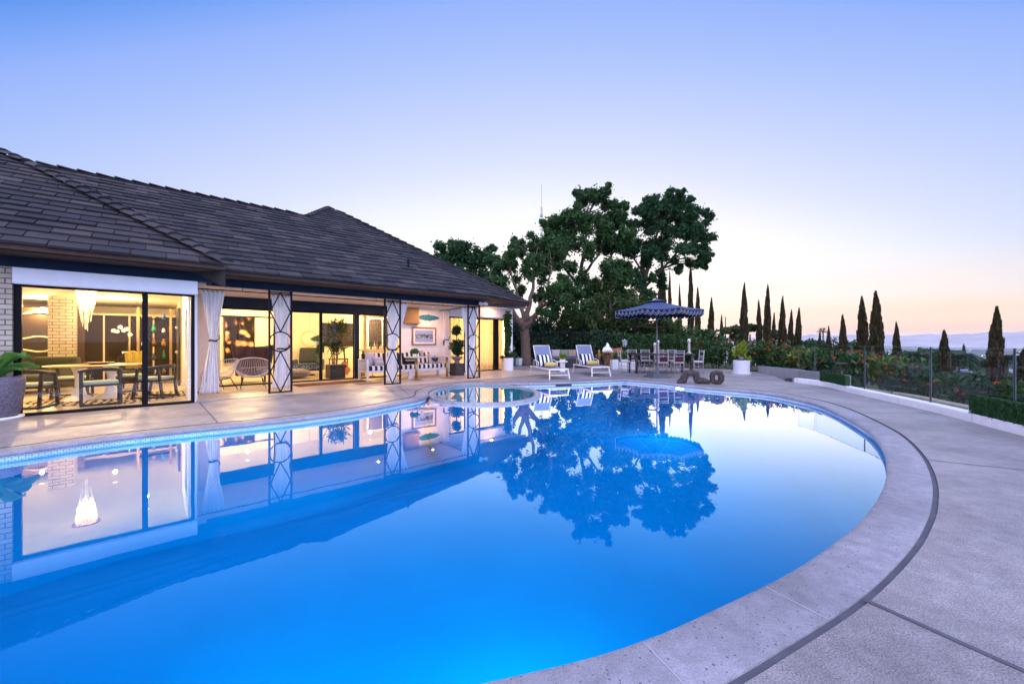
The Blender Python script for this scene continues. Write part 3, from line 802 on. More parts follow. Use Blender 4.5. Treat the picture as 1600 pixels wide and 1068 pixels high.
# ------------------------------------------------------------------ tied curtains
m_curt = cloth_mat('curtain_white', (.93,.91,.93), .3)
def curtain(label, v, top, waist, bot, zt, zw_, zb, folds=5, rings=True, fringe=False):
    """top, waist, bot: (u left, u right); gathered at zw_"""
    uc, vc = (top[0]+top[1])/2, v
    t = ht('curtain', label, 'curtain', uc, vc, 0, 0, 'white porch curtains')
    b = MB()
    def fn(a, c):
        z = zb + (zt - zb)*c
        if z > zw_:
            k = (z - zw_)/(zt - zw_); s = k**1.0; l = waist[0] + (top[0]-waist[0])*s; r = waist[1] + (top[1]-waist[1])*s
        else:
            k = (zw_ - z)/(zw_ - zb); s = k**.95; l = waist[0] + (bot[0]-waist[0])*s; r = waist[1] + (bot[1]-waist[1])*s
        wdt = abs(r - l)
        amp = .014 + .016*min(1, abs(z - zw_)/.6)
        return (l + (r-l)*a - uc + .006*math.sin(9*a + 5*c), amp*math.sin(a*folds*2*math.pi + .8*math.sin(z*1.7)) + .012*math.sin(a*23 + z*4) + .05*math.exp(-((z-zw_)/.12)**2)*0, z)
    b.grid(fn, folds*12, 44); cl0 = b.build('cloth', m_curt, t, smooth=True, solid=.004)
    wl, wr = waist[0]-uc, waist[1]-uc; wm = (wl+wr)/2
    b = MB(); q = [(wm + (wr-wl)*.56*math.cos(x), .055*math.sin(x), zw_ + .008*math.sin(2*x)) for x in [2*math.pi*k/20 for k in range(20)]]
    b.tube(q, .017, 6, True); b.tube([(wr,0,zw_), (wr+.05,.02,zw_+.03), (wr+.07,.0,zw_+.09), (wr+.05,-.01,zw_+.12)], .010, 6); b.build('tie_band', m_black, cl0, smooth=True)
    if rings:
        for k in range(folds): b = MB(); b.tube(circle(top[0]-uc + (top[1]-top[0])*(k+.5)/folds, zt, .028, 10), .005, 5, True); b.build('ring', m_iron, cl0)
    return t
uv = lambda px, v: hu(px, v)
VC = 11.32
curtain('white tied curtain with a black band beside the dining room wall', VC, (uv(315,VC),uv(351,VC)), (uv(327.5,VC),uv(338,VC)), (uv(311.5,VC),uv(343,VC)), 2.42, 1.28, .08, 5)
curtain('white tied curtain behind the screen nearest the dining room', VC, (uv(424,VC),uv(457,VC)), (uv(434,VC),uv(447,VC)), (uv(425,VC),uv(455,VC)), 2.42, 1.08, .10, 5)
curtain('white tied curtain behind the screen in front of the striped sofa', VC, (uv(605,VC),uv(637,VC)), (uv(607,VC),uv(619,VC)), (uv(604,VC),uv(620,VC)), 2.44, 1.02, .06, 5)
curtain('white tied curtain behind the screen by the topiary', VC, (uv(720,VC),uv(745,VC)), (uv(731,VC),uv(740,VC)), (uv(728,VC),uv(744,VC)), 2.44, 1.0, .06, 5)
VB = 13.3
curtain('narrow white tied curtain against the wall between the fish and the topiary', VB, (uv(691,VB),uv(701,VB)), (uv(695,VB),uv(700,VB)), (uv(692,VB),uv(703,VB)), 2.44, 1.33, .5, 4, False)
t = ht('curtain_rod', 'long thin black curtain rod under the porch beam', 'curtain rod', 4.4, VC)
b = MB(); b.cyl((-3.85,0,2.445),(4.0,0,2.445),.013); b.build('rod', m_iron, t)
for x in (-3.8,-2.9,-1.9,.35,1.5,2.6,3.9):
    b = MB(); b.cyl((x,0,2.445),(x,0,2.518),.008); b.build('bracket', m_iron, t)
t = ht('curtain_rod', 'short black curtain rod running back from the last screen to the wall', 'curtain rod', 8.2, 12.3)
b = MB(); b.cyl((0,-1.0,2.47),(0,1.2,2.47),.012); b.build('rod', m_iron, t)
b = MB(); b.cyl((0,-.9,2.47),(0,-.9,2.58),.008); b.build('bracket', m_iron, t)
# twin flood light on the end of the porch beam
t = ht('flood_light', 'white twin flood light on the corner of the porch beam', 'flood light', 8.28, 10.93, 2.56)
b = MB(); b.lathe([(.0,-.02),(.06,-.02),(.06,.02),(0,.02)], 16, M=Matrix.Rotation(R(90),4,'X')); b.build('mount', m_white, t)
for s in (-1, 1):
    b = MB(); b.tube([(.03*s,-.03,0),(.08*s,-.08,.01),(.13*s,-.15,-.01)], [.022,.045,.062], 14); lh_ = b.build('lamp_head', m_white, t, smooth=True)
    b = MB(); b.ell((.135*s,-.158,-.012),(.05,.03,.05)); b.build('lens', mat('lens_glass', (.5,.6,.65), .1, bmp=0), lh_, smooth=True)

# ------------------------------------------------------------------ string chairs
m_string = mat('pale_cord', (.62,.56,.50), .6, var=.1, bmp=0)
def string_chair(uu, vv, rot, label):
    t = ht('string_chair', label, 'chair', uu, vv, 0, rot, 'oval string chairs on the porch')
    def rim(a): return Vector((.43*math.cos(a), .02 + .36*math.sin(a), .60 + .23*math.sin(a) + .02*math.cos(2*a)))
    def hub(a): return Vector((.25*math.cos(a), .04 + .17*math.sin(a), .325 + .02*math.sin(a)))
    N = 64
    b = MB(); b.tube([rim(2*math.pi*k/N) for k in range(N)], .0135, 8, True); b.build('rim', m_string, t, smooth=True)
    b = MB()
    for k in range(54):
        a = 2*math.pi*k/54; p, q_ = rim(a), hub(a)
        b.tube([p, p.lerp(q_, .35) + Vector((0,0,-.05)) , p.lerp(q_, .7) + Vector((0,0,-.045)), q_], .0042, 5)
    for k in range(15):
        x = -.235 + .47*k/14; y = .17*math.sqrt(max(0, 1 - (x/.25)**2))
        b.tube([(x, .04 - y, .325 - .012), (x, .04, .315), (x, .04 + y, .335)], .0042, 5)
    b.build('cord_seat', m_string, t, smooth=True)
    b = MB(); b.tube([hub(2*math.pi*k/32) for k in range(32)], .009, 7, True); b.build('seat_ring', m_iron, t, smooth=True)
    for a, fx, fy in ((R(215),-.29,-.27),(R(325),.29,-.27),(R(145),-.27,.30),(R(35),.27,.30)):
        b = MB(); b.cyl(hub(a), (fx, fy, 0), .011, .008, 8); b.build('leg', m_iron, t, smooth=True)
    return t
X_, Y_ = gp(396, 606.5); a_, b_ = w2h(X_, Y_); string_chair(a_, b_+.1, R(-6), 'white oval string chair on thin black legs in front of the purple armchair')
X_, Y_ = gp(343, 611.5); a_, b_ = w2h(X_, Y_); string_chair(a_, b_+.05, R(-62), 'white oval string chair half hidden behind the tied curtain')

# ------------------------------------------------------------------ door mats
def rug_mat(name, c1, c2, sc):
    m, nt, p = new_mat(name); v = coords(nt)
    wv = nd(nt, 'ShaderNodeTexWave', Scale=sc, Distortion=2.5, Detail=3.); nt.links.new(v, wv.inputs['Vector'])
    nt.links.new(mixc(nt, .5, ramp(nt, wv.outputs['Fac'], [(.35, c1), (.65, c2)]), ramp(nt, noise_tex(nt, v, 60), [(.3, (.4,)*3), (.7, (1.,)*3)]), 'MULTIPLY'), p.inputs['Base Color'])
    p.inputs['Roughness'].default_value = .95; bump(nt, p, noise_tex(nt, v, 150), .5, .01); return m
t = ht('door_mat', 'rust red mat on the porch in front of the sliding door', 'mat', (u(462)+u(552))/2-.1, 12.55, .004, R(2))
b = MB(); b.box(-1.05,1.05,-.38,.38,0,.014); b.build('weave', rug_mat('rust_weave', (.20,.045,.025), (.10,.03,.02), 9), t, bevel=.005)
t = ht('door_mat', 'small tan mat on the porch beside the sofa leg', 'mat', 4.75, 11.75, .004, R(3))
b = MB(); b.box(-.42,.42,-.24,.24,0,.012); b.build('weave', rug_mat('tan_weave', (.36,.24,.13), (.28,.18,.09), 12), t, bevel=.005)

# ------------------------------------------------------------------ striped sofa
m_wp = mat('white_frame_paint', (.66,.62,.62), .5, var=.06, bmp=.05)
m_str = cloth_mat('navy_stripe', (.80,.77,.76), 0, (.012,.014,.028), .17, 0, .5)
SU0, SU1, SV = 4.86, 7.84, 12.28
sofa = ht('porch_sofa', 'long white wooden porch sofa with navy and white striped cushions', 'sofa', SU0, SV)
LS = SU1 - SU0; DP = .74
def lattice_arm(x):
    b = MB()
    b.box(x-.03,x+.03,0,.07,0,.66); b.box(x-.03,x+.03,DP-.07,DP,0,.66)
    b.box(x-.035,x+.035,.0,DP,.66,.70); b.box(x-.02,x+.02,.07,DP-.07,.28,.33)
    for k in range(1, 6): b.box(x-.011,x+.011,.07+(DP-.14)*k/6-.012,.07+(DP-.14)*k/6+.012,.33,.66)
    for k in range(1, 4): b.box(x-.014,x+.014,.07,DP-.07,.33+.33*k/4-.012,.33+.33*k/4+.012)
    b.build('lattice_arm', m_wp, sofa, bevel=.003)
lattice_arm(.03); lattice_arm(LS-.03)
b = MB(); b.box(.06,LS-.06,.02,.07,.26,.34); b.box(.06,LS-.06,DP-.08,DP-.03,.26,.34); b.box(.06,LS-.06,.07,DP-.08,.30,.33); b.build('seat_frame', m_wp, sofa, bevel=.004)
b = MB(); b.box(.06,LS-.06,DP-.05,DP,.72,.77)
for k in range(26): xx = .1 + (LS-.2)*k/25; b.box(xx-.015,xx+.015,DP-.04,DP-.015,.34,.72)
b.build('back_rail', m_wp, sofa, bevel=.003)
for xx in (LS*.5-.035, LS*.5+.04):
    b = MB(); b.box(xx-.035,xx+.035,.01,.075,0,.26); b.build('leg', m_wp, sofa, bevel=.003)
for k in range(2):
    x0 = .08 + (LS-.16)*k/2; x1 = .08 + (LS-.16)*(k+1)/2
    b = MB(); b.cushion(x0+.005,x1-.005,.0,DP-.16,.335,.485,.05); b.build('seat_cushion', m_str, sofa, smooth=True)
for k in range(4):
    x0 = .08 + (LS-.16)*k/4; x1 = .08 + (LS-.16)*(k+1)/4
    if k == 3: x1 -= .3
    b = MB(); b.cushion(x0+.005,x1-.005,-.08,.08,0,.40,.06, T(0,DP-.13,.485,rx=R(-13))); b.build('back_cushion', m_str, sofa, smooth=True)
def scatter(uu, vv, z, w_, h_, m_, label, tilt=-14, rz=0., th=.15):
    t = ht('scatter_cushion', label, 'cushion', uu, vv, z, rz); b = MB()
    b.pillow(w_, h_, th, T(0,0,h_/2-.01,rx=R(tilt))); b.build('cover', m_, t, smooth=True); return t
scatter(SU0+.30, SV+.42, .485, .46, .44, cloth_mat('grey_blue_cloth', (.42,.43,.50), 0), 'grey blue cushion leaning against the left arm of the striped sofa', -20, R(35))
scatter(SU0+.48, SV+.26, .485, .36, .30, cloth_mat('blush_print', (.55,.45,.46), 0, (.35,.36,.46), .11, 2, .5), 'small blush patterned cushion in front of the grey blue one', -24, R(20))
tk = scatter(SU0+1.60, SV+.30, .485, .50, .28, cloth_mat('black_cloth', (.010,.010,.012), 0), 'black cushion lettered TONIGHT on the striped sofa', -16)
def text(body, size, m_, parent, M, name='lettering', ext=.0015):
    cu_ = bpy.data.curves.new(name, 'FONT'); cu_.body = body; cu_.size = size; cu_.extrude = ext; cu_.align_x = 'CENTER'; cu_.align_y = 'CENTER'
    o = bpy.data.objects.new(name, cu_); C.objects.link(o); bpy.context.view_layer.update()
    me = bpy.data.meshes.new_from_object(o.evaluated_get(bpy.context.evaluated_depsgraph_get())); C.objects.unlink(o); bpy.data.objects.remove(o)
    n_ = bpy.data.objects.new(name, me); C.objects.link(n_); me.materials.clear(); me.materials.append(m_); n_.parent = parent; n_.matrix_local = M; return n_
text('TONIGHT', .085, m_white, tk, T(0,-.078,.135,rx=R(90-16)))
ck = scatter(SU0+2.60, SV+.40, .485, .42, .38, cloth_mat('oat_cloth', (.55,.48,.44), 0), 'oat cushion with a navy half round at the right end of the striped sofa', -16)
b = MB(); b.lathe([(0,-.004),(.15,-.004),(.15,.004),(0,.004)], 32, M=T(0,-.078,.19,rx=R(90-16)))
half = [(x,y,z) for x,y,z in b.v]; b2 = MB()
N_ = 20; P_ = [(.15*math.cos(math.pi + math.pi*k/N_), .15*math.sin(math.pi + math.pi*k/N_)) for k in range(N_+1)]
b2.prism(P_, 0, .004, T(0,-.08,.20,rx=R(90-16))); b2.build('half_round', cloth_mat('navy_cloth', (.03,.035,.07), 0), ck)
b2 = MB(); b2.prism([(.09*math.cos(math.pi*k/12), .02+.06*math.sin(math.pi*k/12)) for k in range(13)], 0, .004, T(0,-.08,.20,rx=R(90-16))); b2.build('half_round', cloth_mat('blue_cloth', (.30,.36,.48), 0), ck)
# ------------------------------------------------------------------ pedestal tables
m_brass = mat('brass', (.42,.26,.10), .35, .9, var=.2, bmp=.05)
def ped_table(px, py, rtop, rbase, label):
    x, y = gp(px, py); t = thing('pedestal_table', label, 'side table', (x, y), AH, 'brass pedestal tables by the sofa')
    b = MB(); b.lathe([(0,.0),(rbase,.0),(rbase,.012),(rbase*.9,.02),(.05,.03),(.04,.05)], 36); b.build('base', m_brass, t, smooth=False, bevel=.002)
    b = MB(); b.lathe([(.042,.03),(.042,.74)], 20); b.build('stem', m_brass, t, smooth=True)
    b = MB(); b.lathe([(0,.735),(rtop-.02,.735),(rtop,.745),(rtop,.765),(rtop-.01,.772),(0,.772)], 44); b.build('top', mat('travertine', (.62,.50,.36), .3, var=.15, scale=10), t)
    return t
tA = ped_table(650.6, 593.6, .38, .26, 'larger brass pedestal table with a potted plant on it')
tB = ped_table(698.4, 590.2, .27, .25, 'smaller brass pedestal table at the right end of the striped sofa')
xa, ya = tA.location.x, tA.location.y
m_leafA = leaf_mat('leaf_mid', (.03,.09,.02), (.10,.22,.05)); m_leafB = leaf_mat('leaf_dark', (.008,.028,.012), (.035,.085,.030)); m_leafY = leaf_mat('leaf_lime', (.14,.20,.02), (.34,.38,.05))
t = thing('potted_plant', 'small leafy plant in a pot on the larger pedestal table', 'plant', (xa-.05, ya-.02, .772))
b = MB(); b.lathe([(0,0),(.05,0),(.065,.09),(.058,.09),(.05,.07),(0,.07)], 18); b.build('pot', m_white, t, smooth=True)
leaves(blob((0,0,.17),(.14,.14,.09), 160), .06, m_leafA, 'foliage', t)
t = thing('pillar_candle', 'pink candle beside the potted plant on the pedestal table', 'candle', (xa+.16, ya+.1, .772))
b = MB(); b.lathe([(0,0),(.05,0),(.05,.20),(.035,.205),(0,.20)], 16); wx_ = b.build('wax', mat('pink_wax', (.62,.42,.36), .5), t, smooth=True); b = MB(); b.cyl((0,0,.2),(0,0,.225),.003,n=6); b.build('wick', m_black, wx_)
t = thing('glass_tumbler', 'clear tumbler at the right edge of the pedestal table', 'glass', (xa+.25, ya-.05, .772))
b = MB(); b.lathe([(0,.004),(.03,.004),(.036,.12)], 16); b.build('tumbler', m_glass, t, smooth=True, solid=.003)
# ------------------------------------------------------------------ things on the porch wall
VW = V2 - .004
t = ht('wall_basket', 'woven tan wall basket hung left of the turquoise fish', 'basket', uv(641,VW), VW, hz(641,493,VW))
b = MB(); b.cushion(-.30,.30,-.16,.0,-.34,.40,.075); b.cushion(-.33,.33,-.19,.0,-.30,-.22,.03); b.cushion(-.27,.27,-.175,-.01,.36,.43,.03)
m, nt, p = new_mat('wicker'); v = coords(nt)
wv = nd(nt, 'ShaderNodeTexWave', Scale=14., Distortion=1.5); wv.bands_direction = 'Z'; nt.links.new(v, wv.inputs['Vector'])
nt.links.new(mixc(nt, .6, ramp(nt, wv.outputs['Fac'], [(.3, (.36,.22,.10)), (.7, (.62,.43,.22))]), ramp(nt, noise_tex(nt, v, 40), [(.3, (.5,)*3), (.7, (1.,)*3)]), 'MULTIPLY'), p.inputs['Base Color']); p.inputs['Roughness'].default_value = .8
bump(nt, p, wv.outputs['Fac'], .8, .01); m_wick = m
b.build('weave', m_wick, t, smooth=True)
t = ht('fish_plaque', 'turquoise wooden fish plaque on the white porch wall', 'wall ornament', uv(668.5,VW), VW-.01, hz(668.5,496,VW))
s = hY(uv(668.5,VW), VW)/F if False else .0
Wf = (uv(687,VW)-uv(650,VW))/2; b = MB()
prof = [(-1,0),(-.93,.10),(-.85,.045),(-.72,.10),(-.5,.17),(-.2,.21),(.02,.205),(.05,.28),(.14,.19),(.45,.17),(.7,.12),(.9,.05),(1,.0),(.9,-.06),(.7,-.12),(.45,-.17),(.25,-.19),(.2,-.26),(.1,-.2),(-.2,-.2),(-.5,-.15),(-.72,-.09),(-.85,-.045),(-.93,-.11)]
b.prism([(x*Wf, z*Wf) for x, z in prof], -.02, .02, Matrix.Rotation(R(90),4,'X')); b.build('body', mat('turquoise_paint', (.02,.20,.30), .5, var=.4, scale=16), t, bevel=.008); fb_ = t.children[0]
b = MB(); b.ell((Wf*.78,-.026,Wf*.03),(.012,.006,.012)); b.build('eye', m_black, fb_)
pw, ph = uv(681,VW)-uv(643.3,VW), hz(662,511,VW)-hz(662,539.3,VW)
t = ht('framed_picture', 'framed blue townscape print in a tan frame under the turquoise fish', 'picture', (uv(681,VW)+uv(643.3,VW))/2, VW-.002, hz(662,525,VW))
b = MB(); f_ = .055
b.box(-pw/2,pw/2,-.04,0,ph/2-f_,ph/2); b.box(-pw/2,pw/2,-.04,0,-ph/2,-ph/2+f_); b.box(-pw/2,-pw/2+f_,-.038,0,-ph/2+f_,ph/2-f_); b.box(pw/2-f_,pw/2,-.038,0,-ph/2+f_,ph/2-f_); b.build('frame', mat('tan_wood', (.30,.16,.07), .5, var=.3, scale=12), t, bevel=.004)
b = MB(); b.box(-pw/2+f_,pw/2-f_,-.016,-.004,-ph/2+f_,ph/2-f_); mo_ = b.build('mount', m_white, t)
m, nt, p = new_mat('townscape_print'); v = coords(nt)
vo = nd(nt, 'ShaderNodeTexVoronoi', Scale=24.); nt.links.new(v, vo.inputs['Vector']); sp3 = nt.nodes.new('ShaderNodeSeparateColor'); nt.links.new(vo.outputs['Color'], sp3.inputs[0])
sx = nt.nodes.new('ShaderNodeSeparateXYZ'); nt.links.new(v, sx.inputs[0])
town = ramp(nt, sp3.outputs[0], [(0, (.06,.09,.16)), (.4, (.16,.22,.34)), (.7, (.36,.36,.36)), (.95, (.62,.56,.48))], 'CONSTANT')
nt.links.new(mixc(nt, ramp(nt, mth(nt, 'ADD', sx.outputs[2], .5), [(.40, 0.), (.44, 1.), (.56, 1.), (.60, 0.)]), (.30,.40,.62), town), p.inputs['Base Color']); p.inputs['Roughness'].default_value = .25
b = MB(); b.box(-pw/2+f_*2.4,pw/2-f_*2.4,-.019,-.017,-ph/2+f_*2.2,ph/2-f_*2.2); b.build('print', m, mo_)
t = ht('wall_lantern', 'small dark wall lantern beside the narrow curtain', 'wall lantern', uv(694,VW), VW-.06, hz(694,535,VW)-.12)
b = MB(); b.lathe([(0,0),(.05,.0),(.065,.05),(.065,.17),(.085,.18),(.02,.24),(0,.25)], 8); b.build('body', m_black, t, bevel=.002); b = MB(); b.box(-.02,.02,0,.06,.15,.19); b.build('bracket', m_black, t)
# ------------------------------------------------------------------ topiary in its dark tub
x, y = gp(714, 586.5); t = thing('topiary', 'two ball topiary in a dark tub at the end of the striped sofa', 'topiary', (x, y), AH)
b = MB(); b.box(-.2,.2,-.2,.2,0,.46); b.build('tub', mat('dark_tub', (.025,.022,.028), .45, var=.3, bmp=.3, bscale=14), t, bevel=.02)
b = MB()
for s in (-1,1): b.box(-.12,.12,-.206 if s < 0 else .2,-.2 if s < 0 else .206,.1,.36)
b.build('panel', mat('bronze_panel', (.07,.045,.03), .4, .3, bmp=.8, bscale=20), t, bevel=.003)
b = MB(); b.lathe([(0,.46),(.13,.46),(.09,.50),(.08,.53),(.15,.60),(.22,.68),(.215,.71),(.0,.70)], 22); b.build('urn', mat('urn_stone', (.20,.15,.13), .7, var=.3), t, smooth=True)
b = MB(); b.tube([(0,0,.68),(.02,.01,1.0),(-.015,0,1.35),(.03,.01,1.62),(.02,0,1.86)], [.025,.022,.02,.02,.014], 8); b.build('trunk', mat('twig_bark', (.07,.045,.03), .9), t, smooth=True)
leaves(np.vstack([blob((0,0,1.12),(.26,.26,.22), 900), blob((.06,0,.86),(.2,.2,.14), 260)]), .06, m_leafB, 'foliage', t)
leaves(blob((-.02,0,1.68),(.17,.17,.19), 560), .055, m_leafB, 'foliage', t)
# ------------------------------------------------------------------ white planters by the far door
x, y = gp(793, 578.2); t = thing('tub_planter', 'round white tub with a tall climbing vine at the corner of the house', 'planter', (x, y), AH)
m_tub = mat('planter_white', (.66,.66,.68), .5, var=.08, bmp=.15, bscale=30)
b = MB(); b.lathe([(0,.0),(.27,0),(.275,.01),(.255,.02),(.26,.54),(.25,.55),(.235,.54),(.23,.46),(0,.46)], 32); b.build('tub', m_tub, t, smooth=True)
b = MB(); b.tube([(0,.03,.46),(.03,.05,1.2),(.0,.06,2.0),(.05,.1,2.6)], .015, 6); b.build('stem', mat('twig_bark', (.07,.045,.03), .9), t)
pts = [blob((.06+.05*math.sin(z*5),.04,z),(.18+.08*math.sin(z*3+1),.17,.2), 120, .3) for z in np.arange(.6, 2.55, .14)]
pts.append(blob((.25,-.05,.68),(.2,.18,.14), 130, .3)); pts.append(blob((-.3,0,.58),(.12,.1,.08), 50, .3))
leaves(np.vstack(pts), .075, m_leafA if False else leaf_mat('vine_leaf', (.015,.05,.015), (.06,.15,.04)), 'foliage', t)
x, y = gp(811, 570.5); t = thing('box_planter', 'small white box planter behind the vine tub', 'planter', (x, y), AH)
b = MB(); b.box(-.13,.13,-.13,.13,0,.38); b.build('box', m_tub, t, bevel=.01); b = MB(); b.box(-.115,.115,-.115,.115,.381,.386); b.build('soil', m_soil, t)
# ------------------------------------------------------------------ big pot at the left edge
x, y = -8.30, 6.36; t = thing('stone_pot', 'tall dark stone pot with broad leaves at the left edge by the brick pillar', 'planter', (x, y), AH)
b = MB(); b.lathe([(0,.0),(.31,.0),(.33,.03),(.33,.05),(0,.05)], 40); b.build('saucer', m_white, t, smooth=True)
b = MB(); b.lathe([(.26,.05),(.29,.12),(.33,.4),(.345,.62),(.335,.70),(.31,.70),(.30,.62),(0,.6)], 40); b.build('pot', mat('mosaic_stone', (.14,.12,.15), .6, var=.6, scale=38, bmp=1., bscale=45), t, smooth=True)
b = MB()
for k in range(16):
    a = 2*math.pi*k/16 + rnd.random(); l = rnd.uniform(.25,.52); d = Vector((math.cos(a), math.sin(a), 0)); s = Vector((-d.y, d.x, 0)); h = rnd.uniform(.12,.42); z0 = .62
    def fn(p, q_, d=d, s=s, l=l, h=h):
        r_ = q_*l; w_ = .13*math.sin(math.pi*min(1, max(0, (q_-.25)/.75)))**.8 if q_ > .25 else .008
        return Vector((0,0,.62)) + d*r_ + s*(p-.5)*2*w_ + Vector((0,0,h*math.sin(q_*2.1) - .05*abs(p-.5)*0 + .06*(abs(p-.5)*2)**2))
    b.grid(fn, 6, 10)
b.build('foliage', leaf_mat('broad_leaf', (.05,.16,.03), (.12,.30,.06), .2, .35), t, smooth=True)
# ------------------------------------------------------------------ dining room
TU, TV = -1.02, 12.45
t = ht('dining_table', 'oval pale wood dining table with a white pedestal inside the dining room', 'table', TU, TV)
b = MB(); b.lathe([(0,.725),(.68,.725),(.75,.735),(.77,.75),(.75,.76),(0,.76)], 56, sq=.66); b.build('tabletop', mat('pale_oak', (.50,.33,.17), .35, var=.2, scale=5), t)
for x in (-.24,.24):
    b = MB(); b.lathe([(0,.013),(.26,.013),(.25,.03),(.12,.12),(.07,.3),(.065,.5),(.12,.70),(.2,.725)], 30, (x,0)); b.build('pedestal', m_white, t, smooth=True)
t2 = ht('wooden_bowl', 'shallow wooden bowl on the oval dining table', 'bowl', TU+.05, TV+.05, .76)
b = MB(); b.lathe([(0,.0),(.12,.0),(.24,.04),(.25,.05),(.23,.045),(.11,.012),(0,.012)], 30); b.build('bowl', mat('walnut', (.14,.06,.03), .4, var=.3), t2, smooth=True)
m_seatg = cloth_mat('sage_seat', (.36,.44,.36), 0)
def dining_chair(uu, vv, rot, label, first=[None]):
    if first[0] is not None: return dup(first[0], hw(uu, vv), AH + rot, label)
    t = ht('dining_chair', label, 'chair', uu, vv, 0, rot, 'dark wooden chairs round the dining table')
    b = MB(); b.cushion(-.25,.25,-.24,.24,.42,.48,.025); b.build('seat', m_seatg, t, smooth=True)
    b = MB(); b.box(-.25,.25,-.24,.24,.385,.42); b.build('seat_frame', m_dark, t, bevel=.006)
    for x in (-.27,.27):
        b = MB(); b.bar((x,-.27,.03),(x,-.20,.66),.045,.05,(1,0,0)); b.bar((x,.27,.03),(x,.18,.66),.045,.05,(1,0,0)); b.bar((x,-.31,.035),(x,.31,.035),.045,.04,(1,0,0)); b.bar((x,-.24,.40),(x,.22,.40),.04,.045,(1,0,0)); b.build('side_frame', m_dark, t, bevel=.006)
    b = MB(); b.tube([(-.27,.16,.665),(-.29,-.05,.675),(-.25,-.22,.70),(-.13,-.30,.715),(0,-.325,.72),(.13,-.30,.715),(.25,-.22,.70),(.29,-.05,.675),(.27,.16,.665)], .026, 8, flat=1.4); b.build('back_rail', m_dark, t, smooth=True)
    b = MB(); b.bar((-.25,-.28,.035),(.25,-.28,.035),.04,.035); b.build('stretcher', m_dark, t, bevel=.005)
    first[0] = t; return t
dining_chair(-1.82, 11.62, R(-18), 'dark dining chair nearest the brick pillar, turned to the table'); dining_chair(-.86, 11.40, R(6), 'dark dining chair in front of the table nearest the glass')
dining_chair(-.05, 11.95, R(62), 'dark dining chair at the right end of the oval table'); dining_chair(-1.45, 13.35, R(176), 'dark dining chair behind the left half of the oval table'); dining_chair(-.55, 13.35, R(186), 'dark dining chair behind the right half of the oval table')
m, nt, p = new_mat('zebra_hide'); v = coords(nt)
wv = nd(nt, 'ShaderNodeTexWave', Scale=2.6, Distortion=7., Detail=3.); wv.inputs['Detail Scale'].default_value = 1.6; nt.links.new(v, wv.inputs['Vector'])
nt.links.new(ramp(nt, wv.outputs['Fac'], [(.42, (.02,.015,.012)), (.5, (.55,.45,.34))]), p.inputs['Base Color']); p.inputs['Roughness'].default_value = .9
t = ht('zebra_rug', 'black and cream striped hide rug under the dining table', 'rug', -.75, 12.35, .014)
b = MB(); q_ = [((1.4 + .2*math.sin(3*a+1) + .1*math.sin(7*a))*math.cos(a), (1.15 + .16*math.sin(4*a))*math.sin(a)) for a in [2*math.pi*k/48 for k in range(48)]]; b.prism(q_, 0, .008); b.build('hide', m, t)
# chandelier
m_crys = emit_mat('crystal_glow', (1.,.64,.28), 2.0)
t = ht('chandelier', 'tiered crystal chandelier over the dining table', 'chandelier', -1.16, 12.5, ZC)
b = MB(); b.lathe([(0,-.0),(.21,-.0),(.21,-.03),(0,-.03)], 30); b.build('ceiling_plate', m_brass, t)
for r_, z0, z1, k in ((.15,-.04,-.22,20),(.13,-.22,-.38,18),(.10,-.36,-.50,12)):
    b = MB()
    for i in range(k):
        a = 2*math.pi*i/k; x, y = r_*math.cos(a), r_*math.sin(a); zz = z1 - rnd.uniform(0,.03)
        b.tube([(x,y,z0),(x,y,(z0+zz)/2),(x,y,zz)], [.010,.018,.004], 6)
    b.build('crystal_tier', m_crys, t)
b = MB()
for i in range(16):
    a = rnd.random()*6.28; r_ = rnd.uniform(.02,.11); b.cyl((r_*math.cos(a),r_*math.sin(a),-.5),(r_*math.cos(a)*.7,r_*math.sin(a)*.7,-.70-rnd.random()*.28),.009,.006,6)
b.build('crystal_drop', mat('crystal', (.85,.80,.70), .1, bmp=0), t)
cl_ = bpy.data.lights.new('chandelier_lamp', 'POINT'); cl_.energy = 110; cl_.color = warm; cl_.shadow_soft_size = .12
o = bpy.data.objects.new('chandelier_lamp', cl_); C.objects.link(o); o.parent = t; o.location = (0,0,-.3)
# back of the dining room: dark doors, brick pier, mirrors, sideboard
t = ht('brick_pier', 'cream brick pier at the back of the dining room', 'pier', hu(98,16.2), 16.2)
b = MB(); b.box(-.24,.24,-.2,.3,.013,ZC); b.build('bricks', m_brick, t)
t = ht('glass_wall', 'dark night glazing across the back of the dining room', 'glazing', hu(172,17.6), 17.6)
w0, w1 = hu(120,17.6)-hu(172,17.6), .45-hu(172,17.6)
b = MB(); b.box(w0,w1,0,.05,.013,2.08); b.build('dark_pane', mat('night_glass', (.035,.026,.020), .65, var=.1, bmp=0, spec=.08), t)
b = MB(); b.box(w0-.22,w0,-.03,.06,.013,ZC); b.box(w0,w1,-.02,.06,2.08,2.14)
for k in range(1, 4): xx = w0 + (w1-w0)*k/4; b.box(xx-.02,xx+.02,-.02,.0,.013,2.08)
b.build('frame', mat('cream_trim', (.70,.58,.40), .5, var=.05), t)
t = ht('ornate_doors', 'dark double doors with curved cream mouldings at the back left of the dining room', 'doors', hu(62,16.9), 16.9)
b = MB(); b.box(-.75,.85,0,.05,.013,2.2); b.build('panel', mat('door_brown', (.05,.03,.018), .35), t)
b = MB()
def arc(z, sg): b.tube([(x, -.02, z + sg*.10*math.exp(-(x/.28)**2)) for x in np.linspace(-.6,.6,22)], .026, 6)
arc(1.98,1); arc(1.30,1); arc(1.08,-1); b.bar((-.6,-.02,.55),(.6,-.02,.55),.05,.03)
